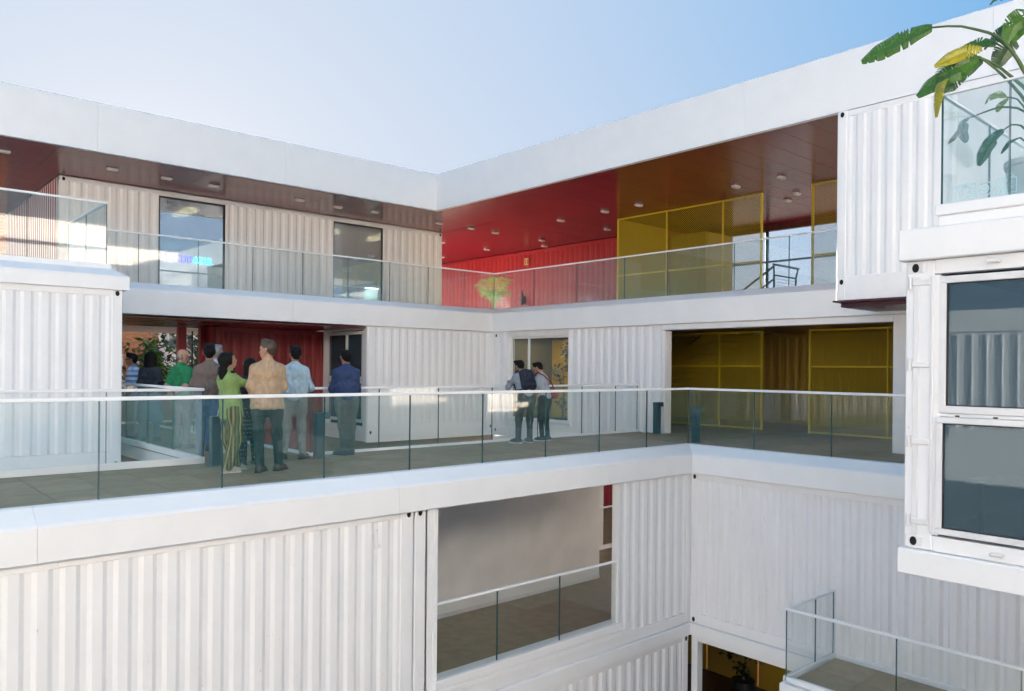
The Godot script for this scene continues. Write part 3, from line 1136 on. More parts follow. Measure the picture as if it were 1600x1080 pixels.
	fbox(mb, F, 14.3, 16.95, 0.0, 0.06, -0.1, 0.05)
	part(t, "window_sill", mb, M.white_frame)
	shell(t, F, 14.15, 17.4, -0.46, 2.58, 2.4, M.dark_tan)
	mb = MB.new()
	mb.box(15.1, 17.1, 2.5, 2.51, 14.25, 17.3)
	part(t, "ceiling_lining", mb, M.plaster)
	lit_panel(t, 15.9, 16.02, 15.7, 16.7, 2.42, 0.14)
	mb = MB.new()
	mb.box(17.08, 17.14, -0.38, 2.4, 16.35, 17.3)
	part(t, "yellow_screen", mb, M.yellow_panel)
	potted_tree("dark leafy pot plant silhouetted behind the wide window", P3(15.85, -0.40, 15.62), 2.5, 0.42, M.leaf_deep)

	# open bay with the yellow screens
	t = thing("bay_frame", "white steel frame of the wide opening before the yellow screens", "frame", P3(14.85, 0, 8.7))
	mb = MB.new()
	mb.box(14.82, 15.1, 2.43, 2.56, 5.9, 11.36, 0.008)
	part(t, "header", mb, M.white_paint)
	mb = MB.new()
	mb.box(14.8, 15.05, 0, 2.56, 5.62, 6.06, 0.012)
	part(t, "column", mb, M.white_paint)
	mb = MB.new()
	mb.box(14.845, 15.1, 0, 2.42, 11.27, 11.37, 0.008)
	part(t, "column", mb, M.white_paint)
	ceiling("bay_ceiling", "dark boarded ceiling of the bay with the yellow screens", [[15.11, 18.38, -2, 11.3], [15.11, 18.38, 11.31, 14.1], [18.39, 20.0, -2, 10.9]], 2.52, 1.1, 3.0, [M.dark_board])
	mesh_screen("lower yellow mesh screen of three bays left of the gap", ["U", 17.65], [15.3, 13.35, 11.64, 10.41], 0.02, 2.5, [1.61])
	mesh_screen("lower yellow mesh screen right of the gap beside the white column", ["U", 17.65], [9.14, 7.33, 5.5, 3.6], 0.02, 2.5, [1.61])
	t = thing("brown_container", "brown corrugated container wall behind the lower yellow screens", "container", P3(20.6, 0, 10))
	front(t, ["U", 20.6], 3.0, 17.3, 0.0, 2.55, [], M.brown_paint, 0.1, 0.1, 0.1, false)
	shell(t, ["U", 20.6], 3.0, 17.3, 0.0, 2.55, 1.5, M.brown_paint)
	mb = MB.new()
	mb.box(17.65, 20.55, 0.0, 2.55, 2.9, 3.0)
	mb.box(17.35, 22.0, 0.0, 2.6, 17.42, 17.5, 0)
	structure("bay_end_wall", mb, M.yellow_panel)


func build_level_one() -> void:
	# big foreground wall
	var F := ["V", 8.9]
	var t := thing("shipping_container", "large white corrugated container wall in the left foreground below the walkway", "container", P3(0, -3.3, 8.9))
	front(t, F, -6.0, 6.135, -3.34, -0.44, [], null, 0.17, 0.12, 0.21)
	shell(t, F, -6.0, 6.135, -3.34, -0.44, 3.0, M.white_paint)
	var mb := MB.new()
	fbox(mb, F, 5.52, 5.55, -0.86, -0.66, 0.01, 0.03)
	fbox(mb, F, 5.52, 5.60, -0.90, -0.86, 0.01, 0.035)
	part(t, "lock_plate", mb, M.white_paint)
	t = thing("shipping_container", "white corrugated container with a wide glazed opening below the walkway", "container", P3(9.4, -3.3, 8.9))
	front(t, F, 6.155, 12.62, -3.34, -0.44, [[6.52, 10.46, -2.93, -0.45]], null, 0.2, 0.01, 0.18, false)
	for p in [[6.24, -0.51], [6.24, -3.27]]:
		casting(t, F, p[0], p[1], M.white_paint)
	mb = MB.new()
	fbox(mb, F, 6.34, 6.48, -3.14, -0.45, -0.1, 0.0)
	part(t, "wall_panel", mb, M.white_paint)
	mb = MB.new()
	fbox(mb, F, 6.5, 10.5, -3.03, -2.92, -0.2, 0.05)
	part(t, "sill", mb, M.white_coping)
	mb = MB.new()
	fbox(mb, F, 6.4, 10.7, -3.16, -3.08, -0.1, 0.035)
	part(t, "sill_ledge", mb, M.white_coping)
	mb = MB.new()
	fbox(mb, F, 10.46, 10.60, -2.95, -0.44, -0.16, -0.04)
	part(t, "opening_reveal", mb, M.white_frame)
	railing("glass railing across the wide opening below the walkway", [[6.5, 8.93, 10.46, 8.93, [7.7, 9.04]]], -2.92, 1.09, "", 0.0, 0.04)
	# the covered passage behind it
	mb = MB.new()
	mb.box(3, 24, -3.45, -3.2, 9.06, 20.0)
	structure("lower_passage_floor", mb, M.deck_1)
	t = thing("plaster_wall", "plain grey white wall inside the opening below the walkway", "wall", P3(9, -3.2, 11.75))
	mb = MB.new()
	mb.box(5.0, 13.15, -3.2, -0.26, 11.75, 11.95, 0.004)
	part(t, "panel", mb, M.plaster)
	mb = MB.new()
	mb.box(5.0, 13.15, -3.19, -3.12, 11.73, 11.748, 0.002)
	part(t, "skirting", mb, M.white_frame)
	mb = MB.new()
	mb.box(5.0, 6.0, -3.2, -0.26, 9.1, 11.7)
	part(t, "side_wall", mb, M.plaster)
	t = thing("red_container", "dark red corrugated wall deep inside the opening below the walkway", "container", P3(18.5, -3.2, 17))
	front(t, ["V", 17.6], 18.0, 24.0, -3.2, -0.5, [], M.red_paint, 0.1, 0.1, 0.1, false)
	shell(t, ["V", 17.6], 18.0, 24.0, -3.2, -0.5, 0.8, M.red_paint)
	railing("glass railing before the dark red wall inside the opening", [[13.4, 13.6, 22.0, 13.6, [15, 16.5, 18, 19.5]]], -3.2, 1.1, "", 0.1)

	# slab band below, round the inner corner
	t = thing("lower_band", "white band between the two lower floors round the inner corner", "band", P3(12.6, -3.6, 8.9))
	var prof := [[-0.1, -3.345], [0.05, -3.35], [0.06, -3.36], [0.06, -3.57], [-0.1, -3.575]]
	mb = MB.new()
	sweep(mb, prof, [[-6, 8.9, 0, -1], [12.57, 8.9, -1, -1]])
	part(t, "band_face", mb, M.white_coping)
	mb = MB.new()
	sweep(mb, prof, [[12.57, 8.9, -1, -1], [12.57, -4, -1, 0]])
	part(t, "band_face", mb, M.white_coping)
	# right hand wall
	F = ["U", 12.57]
	t = thing("shipping_container", "white corrugated container wall below the right walkway behind the small balcony", "container", P3(12.57, -3.3, 3))
	front(t, F, -3.4, 8.886, -3.34, -0.47, [], null, 0.19, 0.12, 0.17, true, 0.25, 0.042)
	shell(t, F, -3.4, 8.83, -3.34, -0.47, 2.3, M.white_paint)
	t = thing("balcony", "small white balcony with brown tiles at the lower right", "balcony", P3(11.8, -3.4, 2))
	mb = MB.new()
	mb.box(10.92, 12.49, -3.47, -3.23, -3.4, 6.1, 0.01)
	part(t, "slab", mb, M.white_coping)
	var shared: Array = []
	for k in 3:
		var tm := MB.new()
		tm.cube(Vector3(-0.35, -0.02, -0.58), Vector3(0.35, 0, 0.58), 0.003)
		shared.append(tm.mesh())
	for i in 2:
		for j in 8:
			var k := (i * 2 + j * 5) % 3
			put(t, "deck_tile", shared[k], M["deck_%d" % k], P3(11.43 + i * 0.708, -3.2, 5.4 - j * 1.168) - t.position)
	railing("glass railing of the small balcony at the lower right", [[11.03, 6.05, 12.55, 6.05, [11.94]], [11.03, 6.05, 11.03, -3.0, [4.43, 2.95, 1.45, 0.0, -1.5]]], -3.2, 1.1, "", 0.06, 0.04)
	# lower recess of the void under the middle container
	mb = MB.new()
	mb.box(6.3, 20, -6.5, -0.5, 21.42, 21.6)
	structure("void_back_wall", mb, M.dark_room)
	t = thing("shipping_container", "white corrugated container below the wide window in the right void", "container", P3(14.85, -3.4, 14.5))
	front(t, ["U", 14.86], 13.6, 17.49, -3.4, -0.48, [], null, 0.17, 0.12, 0.15, false)
	shell(t, ["U", 14.86], 13.6, 17.4, -3.4, -0.48, 0.5, M.white_paint)


func build_ground_floor() -> void:
	var F := ["V", 8.92]
	var t := thing("shipping_container", "white corrugated ground floor container at the bottom edge below the opening", "container", P3(6, -6.45, 8.92))
	front(t, F, -6.0, 12.55, -6.45, -3.58, [], null, 0.17, 0.12, 0.17)
	shell(t, F, -6.0, 12.55, -6.45, -3.58, 2.4, M.white_paint)
	t = thing("ground_bay", "dark open bay at ground level under the white band", "bay", P3(12.6, -6.45, 7.5))
	var mb := MB.new()
	mb.box(12.6, 12.75, -3.69, -3.58, -3.4, 8.85, 0.006)
	part(t, "header", mb, M.white_paint)
	mb = MB.new()
	mb.box(12.58, 12.75, -6.45, -3.58, 8.72, 8.86, 0.006)
	part(t, "column", mb, M.white_paint)
	mb = MB.new()
	mb.box(12.76, 20, -3.7, -3.6, -4, 14)
	part(t, "soffit", mb, M.dark_board)
	mb = MB.new()
	mb.box(12.5, 24, -6.55, -6.4, -4, 14)
	part(t, "red_floor", mb, M.dark_floor)
	for k in 6:
		mb = MB.new()
		mb.box(17.55, 17.62, -6.4, -3.71, 4.4 + k * 1.5, 4.4 + k * 1.5 + 1.46, 0.008)
		part(t, "yellow_panel", mb, M.yellow_panel if k % 2 else M.brown_paint)
	potted_tree("dark leafy plant in a wide pot in the ground level bay", P3(16.6, -6.4, 10.2), 1.9, 0.6, M.leaf_deep)


func build_near_box() -> void:
	var F := ["U", 8.3]
	var t := thing("shipping_container", "white container end with two large dark windows and door hinges at the right edge", "container", P3(8.3, -0.54, 2.0))
	front(t, F, 0.75, 3.27, -0.28, 2.62, [[1.03, 2.98, -0.12, 2.47]], null, 0.15, 0.14, 0.27, false)
	for y in [2.55, -0.205]:
		casting(t, F, 3.175, y, M.white_frame)
	for y in [2.40, 1.575, 0.80, 0.0]:
		var mb := MB.new()
		fbox(mb, F, 3.03, 3.20, y - 0.028, y + 0.028, 0.012, 0.034, 0.008)
		part(t, "hinge_strap", mb, M.white_frame)
		mb = MB.new()
		mb.bar(fp(F, 3.225, y - 0.06, 0.022), fp(F, 3.225, y + 0.06, 0.022), 0.02)
		part(t, "hinge_pin", mb, M.white_frame)
	var mb := MB.new()
	fbox(mb, F, 3.0, 3.03, -0.1, 2.46, 0.012, 0.03, 0.006)
	part(t, "door_edge", mb, M.white_frame)
	mb = MB.new()
	fbox(mb, F, 3.14, 3.19, -0.14, 2.46, 0.012, 0.024, 0.006)
	part(t, "post_rib", mb, M.white_frame)
	window(t, F, 1.05, 2.96, 1.10, 2.45, 0.01, 0.07, M.dark_glass)
	window(t, F, 1.05, 2.97, -0.1, 1.06, 0.03, 0.06, M.dark_glass)
	mb = MB.new()
	fbox(mb, F, 1.03, 2.98, 1.062, 1.098, -0.05, 0.0)
	part(t, "transom", mb, M.white_frame)
	for v in [2.78, 2.45, 2.1, 1.7]:
		mb = MB.new()
		fbox(mb, F, v - 0.02, v + 0.02, 1.066, 1.082, 0.0005, 0.012, 0.003)
		part(t, "drain_cap", mb, M.gasket)
	for p in [[2.47, 2.555], [2.42, -0.21]]:
		mb = MB.new()
		fbox(mb, F, p[0] - 0.06, p[0] + 0.06, p[1] - 0.018, p[1] + 0.018, 0.012, 0.06, 0.01)
		part(t, "door_catch", mb, M.white_frame)
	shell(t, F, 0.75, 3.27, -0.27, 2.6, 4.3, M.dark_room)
	mb = MB.new()
	mb.box(8.22, 14.0, -0.54, -0.285, 0.7, 3.31, 0.012)
	part(t, "lower_band", mb, M.white_coping)
	mb = MB.new()
	mb.box(8.21, 14.0, 2.625, 2.94, 0.7, 3.32, 0.012)
	part(t, "upper_band", mb, M.white_coping)
	# the box inside: a blind and a desk seen through the dark panes
	mb = MB.new()
	mb.box(8.9, 9.5, 0.35, 0.39, 1.0, 2.9)
	mb.box(8.95, 9.0, -0.2, 0.35, 1.1, 1.15)
	mb.box(8.95, 9.0, -0.2, 0.35, 2.75, 2.8)
	var d := thing("desk", "dark desk inside the near container behind the lower pane", "desk", P3(9.2, -0.2, 2))
	part(d, "desk_top", mb, M.dark_steel)
	t = thing("roof_terrace", "white terrace edge on top of the near right container", "terrace", P3(8.3, 2.95, 2))
	mb = MB.new()
	mb.box(8.28, 13.1, 2.945, 3.05, -6, 2.97, 0.01)
	part(t, "slab", mb, M.white_coping)
	mb = MB.new()
	mb.box(8.26, 8.42, 3.05, 3.16, -6, 2.99, 0.01)
	mb.box(8.43, 13.1, 3.05, 3.16, 2.85, 2.99, 0.01)
	part(t, "kerb", mb, M.white_coping)
	railing("glass railing of the terrace with the large leafy plant at the upper right", [[8.32, 2.95, 8.32, -5.5, [2.36, 0.9, -0.6, -2.1, -3.6]], [8.32, 2.95, 13.1, 2.95, [9.7, 11.0, 12.2]]], 3.16, 1.1, "", 0.0, 0.02, null, M.blue_glass)
	build_mirror_sign()


# outlined block letters, seen from behind, on the terrace glass
func build_mirror_sign() -> void:
	var t := thing("glass_lettering", "pale outlined letters seen in reverse on the terrace glass at the upper right", "lettering", P3(13.1, 4.2, 4.5))
	var E := [Vector2(0, 0), Vector2(.6, 0), Vector2(.6, .22), Vector2(.25, .22), Vector2(.25, .39), Vector2(.5, .39), Vector2(.5, .6), Vector2(.25, .6), Vector2(.25, .78), Vector2(.6, .78), Vector2(.6, 1), Vector2(0, 1)]
	var T := [Vector2(.22, 0), Vector2(.48, 0), Vector2(.48, .78), Vector2(.7, .78), Vector2(.7, 1), Vector2(0, 1), Vector2(0, .78), Vector2(.22, .78)]
	var R := [Vector2(0, 0), Vector2(.24, 0), Vector2(.24, .35), Vector2(.45, 0), Vector2(.72, 0), Vector2(.48, .4), Vector2(.66, .55), Vector2(.66, .85), Vector2(.5, 1), Vector2(0, 1)]
	var R2 := [Vector2(.24, .56), Vector2(.42, .56), Vector2(.42, .8), Vector2(.24, .8)]
	var G := []
	for k in 15:
		var a := deg_to_rad(40.0 + k * 20.0)
		G.append(Vector2(.5 + .5 * cos(a), .5 + .52 * sin(a)))
	G.append_array([Vector2(.98, .5), Vector2(.55, .5), Vector2(.55, .34), Vector2(.74, .34)])
	for k in 12:
		var a := deg_to_rad(320.0 - k * 22.5)
		G.append(Vector2(.5 + .28 * cos(a), .5 + .28 * sin(a)))
	var accent := [Vector2(.15, 1.08), Vector2(.4, 1.08), Vector2(.62, 1.3), Vector2(.3, 1.3)]
	var h := 0.135
	# read from behind: the word runs towards larger v
	var v := 2.31
	for L in [["e_letter", [E, accent], 0.62], ["r_letter", [R, R2], 0.74], ["g_letter", [G], 1.02], ["e_letter", [E], 0.62], ["t_letter", [T], 0.72]]:
		var mb := MB.new()
		for loop in L[1]:
			for i in loop.size():
				var p: Vector2 = loop[i]
				var q: Vector2 = loop[(i + 1) % loop.size()]
				mb.bar(P3(8.345, 3.20 + p.y * h, v + p.x * h), P3(8.345, 3.20 + q.y * h, v + q.x * h), 0.004, -1, 4, false)
		part(t, L[0], mb, M.sign_pale)
		v += (L[2] + 0.06) * h


func build_opposite_sides() -> void:
	# the side behind the camera and the low left side, mirrored in the glass
	var F := ["X", BACK]
	var names := ["bottom", "middle", "top"]
	var t: Node3D
	var mb: MB
	for k in 3:
		t = thing("shipping_container", "sunlit white container in the %s row of the building behind the viewer" % names[k], "container", P3(-12, -3.1 + k * 3.2, BACK))
		var y := -3.1 + k * 3.2
		var left := -46.0 if k == 2 else -14.0
		var holes := []
		for c in 6:
			if -40.0 + c * 10.0 > left:
				holes.append([-40.0 + c * 10.0, -36.5 + c * 10.0, y + 0.3, y + 2.6])
		front(t, F, left, 22.0, y, y + 2.95, holes, null, 0.2, 0.1, 0.16, false)
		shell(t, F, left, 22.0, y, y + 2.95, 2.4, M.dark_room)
		for h in holes:
			window(t, F, h[0] + 0.04, h[1] - 0.04, y + 0.31, y + 2.59, -0.03, 0.05, M.dark_glass)
	t = thing("roof_canopy", "flat white roof of the building behind the viewer", "roof", P3(-12, 6.4, BACK))
	mb = MB.new()
	mb.box(-46.5, 22.5, 6.4, 7.3, BACK - 3.0, BACK + 0.1, 0.01)
	part(t, "roof_slab", mb, M.white_coping)
	for k in 2:
		mb = MB.new()
		mb.box(-14.5, 22.5, -0.12 + k * 3.2, 0.08 + k * 3.2, BACK - 2.0, BACK + 0.15, 0.01)
		part(t, "floor_band", mb, M.white_coping)
	t = thing("shipping_container", "white middle floor container of the low left side, mirrored in the near windows", "container", P3(-22, -1.2, 3))
	F = ["W", -22.0]
	front(t, F, -15.0, 14.8, -1.2, 3.3, [[-9.0, -7.4, -0.9, 2.4], [0.2, 2.2, -0.9, 2.4], [5.6, 6.8, -0.9, 2.4]], null, 0.2, 0.12, 0.17, false, 0.62, 0.14)
	shell(t, F, -15.0, 14.8, -1.2, 3.3, 2.4, M.white_paint)
	t = thing("dark_bay", "dark open bay under the low left side", "bay", P3(-22, -6.45, 3))
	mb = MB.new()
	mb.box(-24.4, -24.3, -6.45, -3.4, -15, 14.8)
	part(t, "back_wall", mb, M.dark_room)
	for k in 7:
		mb = MB.new()
		mb.box(-22.2, -21.95, -6.45, -3.4, -14 + k * 4.6, -13.75 + k * 4.6)
		part(t, "column", mb, M.white_paint)
	t = thing("lower_band", "white parapet bands of the low left side", "band", P3(-22, 2.7, 3))
	mb = MB.new()
	mb.box(-24.5, -21.85, 3.32, 4.3, -15.2, 14.8, 0.01)
	mb.box(-24.5, -21.8, -3.4, -1.22, -15.2, 14.8, 0.01)
	part(t, "band_face", mb, M.white_coping)


func build_lamps() -> void:
	var first := ceiling_lamp()
	var spots := [
		[2.89, 19.45, "leftmost of the ceiling lights, over the passage at the far upper left"], [5.01, 19.46, "first ceiling light over the left end of the long top floor container"], [6.21, 19.48, "ceiling light just left of the tall window with glowing letters"],
		[7.34, 19.48, "ceiling light above the tall window with glowing letters"], [9.65, 19.5, "lone ceiling light midway between the two tall upper windows"], [10.86, 19.6, "ceiling light above the left edge of the dark upper window"],
		[11.99, 19.5, "ceiling light above the right edge of the dark upper window"], [14.34, 19.56, "ceiling light at the roof corner, in front of the container's right end"], [15.6, 19.55, "first ceiling light of the front row inside the red corner ceiling"],
		[16.69, 19.63, "second ceiling light of the front row inside the red corner ceiling"], [18.85, 19.65, "ceiling light nearest the red wall above the pictogram sign"], [19.81, 20.51, "smallest ceiling light, close against the top of the red wall"],
		[16.61, 22.49, "ceiling light deep in the red passage beside the white container's end"], [18.81, 22.6, "ceiling light deep in the red passage above the corner palm"], [18.82, 25.48, "farthest ceiling light at the back of the red passage"],
		[16.72, 16.62, "ceiling light in the middle of the red corner ceiling"], [18.86, 16.64, "ceiling light just left of the yellow screen's top corner"], [16.66, 14.8, "ceiling light in front of the yellow screen's first bay"],
		[16.66, 13.58, "ceiling light in front of the yellow screen's second bay"], [16.66, 10.57, "ceiling light in front of the yellow screen's right end post"], [16.64, 9.35, "ceiling light in front of the gap between the upper yellow screens"],
		[18.41, 9.93, "ceiling light behind the gap between the upper yellow screens"], [19.01, 10.5, "ceiling light deepest behind the gap, above the stair handrail"],
	]
	for i in spots.size():
		var s: Array = spots[i]
		if i == 0:
			first.position = P3(s[0], 5.998, s[1])
			first.set_meta("label", s[2])
		else:
			dup(first, P3(s[0], 5.998, s[1]), s[2])
	dup(first, P3(15.6, 2.518, 9.75), "ceiling light over the left part of the lower yellow bay", PI / 2)
	dup(first, P3(15.6, 2.518, 7.1), "ceiling light over the right part of the lower yellow bay", PI / 2)
	var bs := [[4.45, 11.66, 0.0, "dark bollard light beside the woman in striped trousers, at the left void corner"], [6.12, 11.6, 0.0, "dark bollard light between the two men in light blue and navy shirts"], [14.6, 11.3, 0.0, "dark bollard light against the white container at the end of the back railing"], [13.5, 9.45, 0.0, "dark bollard light at the walkway's inner corner before the yellow screens"]]
	var b := bollard()
	for i in bs.size():
		var s: Array = bs[i]
		if i == 0:
			b.position = P3(s[0], 0.0, s[1])
			b.set_meta("label", s[3])
		else:
			dup(b, P3(s[0], 0.0, s[1]), s[3])


# ---------------------------------------------------------------- figures
# bones [a, b, ra, rb]: tapered capsules joined with a smooth minimum and meshed as surface nets
func blob(bones: Array, cell: float, k := 42.0) -> MB:
	var lo := Vector3.INF
	var hi := -Vector3.INF
	for b in bones:
		var r := maxf(b[2], b[3]) + 0.05
		lo = lo.min((b[0] as Vector3).min(b[1]) - Vector3.ONE * r)
		hi = hi.max((b[0] as Vector3).max(b[1]) + Vector3.ONE * r)
	var nx := int(ceil((hi.x - lo.x) / cell)) + 1
	var ny := int(ceil((hi.y - lo.y) / cell)) + 1
	var nz := int(ceil((hi.z - lo.z) / cell)) + 1
	var f := PackedFloat32Array()
	f.resize(nx * ny * nz)
	for b in bones:
		var a: Vector3 = b[0]
		var e: Vector3 = b[1] - b[0]
		var ra: float = b[2]
		var dr: float = b[3] - b[2]
		var ll := maxf(e.length_squared(), 1e-9)
		var r := maxf(b[2], b[3]) + 0.05
		var p0 := ((a.min(b[1]) - Vector3.ONE * r - lo) / cell).floor()
		var p1 := ((a.max(b[1]) + Vector3.ONE * r - lo) / cell).ceil()
		var x0 := maxi(0, int(p0.x)); var x1 := mini(nx - 1, int(p1.x))
		var y0 := maxi(0, int(p0.y)); var y1 := mini(ny - 1, int(p1.y))
		var z0 := maxi(0, int(p0.z)); var z1 := mini(nz - 1, int(p1.z))
		for z in range(z0, z1 + 1):
			for y in range(y0, y1 + 1):
				var q := Vector3(lo.x + x0 * cell, lo.y + y * cell, lo.z + z * cell) - a
				var at := (z * ny + y) * nx + x0
				for x in range(x0, x1 + 1):
					var t := clampf(q.dot(e) / ll, 0.0, 1.0)
					var d := (q - e * t).length() - ra - dr * t
					if d < 0.06:
						f[at] += exp(-k * d)
					at += 1
					q.x += cell
	# signed distance
	for i in f.size():
		f[i] = -log(f[i]) / k if f[i] > 0.02 else 0.1
	var mb := MB.new()
	var idx := {}
	var pos := PackedVector3Array()
	var nor := PackedVector3Array()
	var sx := 1
	var sy := nx
	var sz := nx * ny
	var off := [0, sx, sy, sx + sy, sz, sx + sz, sy + sz, sx + sy + sz]
	var edges := [[0, 1], [2, 3], [4, 5], [6, 7], [0, 2], [1, 3], [4, 6], [5, 7], [0, 4], [1, 5], [2, 6], [3, 7]]
	for z in nz - 1:
		for y in ny - 1:
			var base := (z * ny + y) * nx
			for x in nx - 1:
				var i := base + x
				var f0 := f[i]
				if f0 > 2.5 * cell or f0 < -2.5 * cell:
					continue
				var m := 0
				for c in 8:
					if f[i + off[c]] < 0.0:
						m |= 1 << c
				if m == 0 or m == 255:
					continue
				var s := Vector3.ZERO
				var cnt := 0
				for ed in edges:
					var va := f[i + off[ed[0]]]
					var vb := f[i + off[ed[1]]]
					if (va < 0.0) != (vb < 0.0):
						var t := va / (va - vb)
						var ca: int = ed[0]
						var cb: int = ed[1]
						s += Vector3(lerpf(ca & 1, cb & 1, t), lerpf((ca >> 1) & 1, (cb >> 1) & 1, t), lerpf((ca >> 2) & 1, (cb >> 2) & 1, t))
						cnt += 1
				idx[i] = pos.size()
				pos.append(lo + (Vector3(x, y, z) + s / cnt) * cell)
				var g := Vector3(f[i + 1] + f[i + 1 + sy] + f[i + 1 + sz] + f[i + 1 + sy + sz] - f[i] - f[i + sy] - f[i + sz] - f[i + sy + sz],
					f[i + sy] + f[i + sy + 1] + f[i + sy + sz] + f[i + sy + sz + 1] - f[i] - f[i + 1] - f[i + sz] - f[i + 1 + sz],
					f[i + sz] + f[i + sz + 1] + f[i + sz + sy] + f[i + sz + sy + 1] - f[i] - f[i + 1] - f[i + sy] - f[i + 1 + sy])
				nor.append(g.normalized())
	for i in idx:
		var v0 := f[i] < 0.0
		for ax in 3:
			var d: int = [sx, sy, sz][ax]
			if v0 == (f[i + d] < 0.0):
				continue
			var b: int = [sy, sz, sx][ax]
			var c: int = [sz, sx, sy][ax]
			if not (idx.has(i - b) and idx.has(i - c) and idx.has(i - b - c)):
				continue
			var q := [idx[i], idx[i - b], idx[i - b - c], idx[i - c]]
			mb.smooth_tri(pos[q[0]], pos[q[1]], pos[q[2]], nor[q[0]], nor[q[1]], nor[q[2]])
			mb.smooth_tri(pos[q[0]], pos[q[2]], pos[q[3]], nor[q[0]], nor[q[2]], nor[q[3]])
	return mb


func cloth(called: String, r: float, g: float, b: float, rough := 0.85) -> StandardMaterial3D:
	var m := mat(called, lin(r, g, b), rough)
	if not M.has("fold_normal"):
		M["fold_normal"] = normal_tex(77, 0.012, 9.0, 3, 256)
		M["cloth_tone"] = noise_tex(78, 0.02, 0.8, 1.0, 4, 256)
	textured(m, M.cloth_tone, 1.7, M.fold_normal, 1.8, false)
	m.uv1_scale = Vector3(2.2, 1.1, 2.2)
	return m


func stripe_tex(cols: Array, across_rows: bool) -> ImageTexture:
	var n := 128
	var im := Image.create(n, n, false, Image.FORMAT_RGB8)
	var w := n / cols.size()
	for i in cols.size():
		if across_rows:
			im.fill_rect(Rect2i(0, i * w, n, w), cols[i])
		else:
			im.fill_rect(Rect2i(i * w, 0, w, n), cols[i])
	return ImageTexture.create_from_image(im)


func dot_tex() -> ImageTexture:
	var n := 128
	var im := Image.create(n, n, false, Image.FORMAT_RGB8)
	im.fill(Color(0.05, 0.06, 0.10))
	for i in 4:
		for j in 4:
			im.fill_rect(Rect2i(i * 32 + (16 if j % 2 else 0), j * 32 + 4, 6, 6), Color(0.8, 0.82, 0.85))
	return ImageTexture.create_from_image(im)


func L(v: Array) -> Vector3:
	return Vector3(v[0], v[1], -v[2])


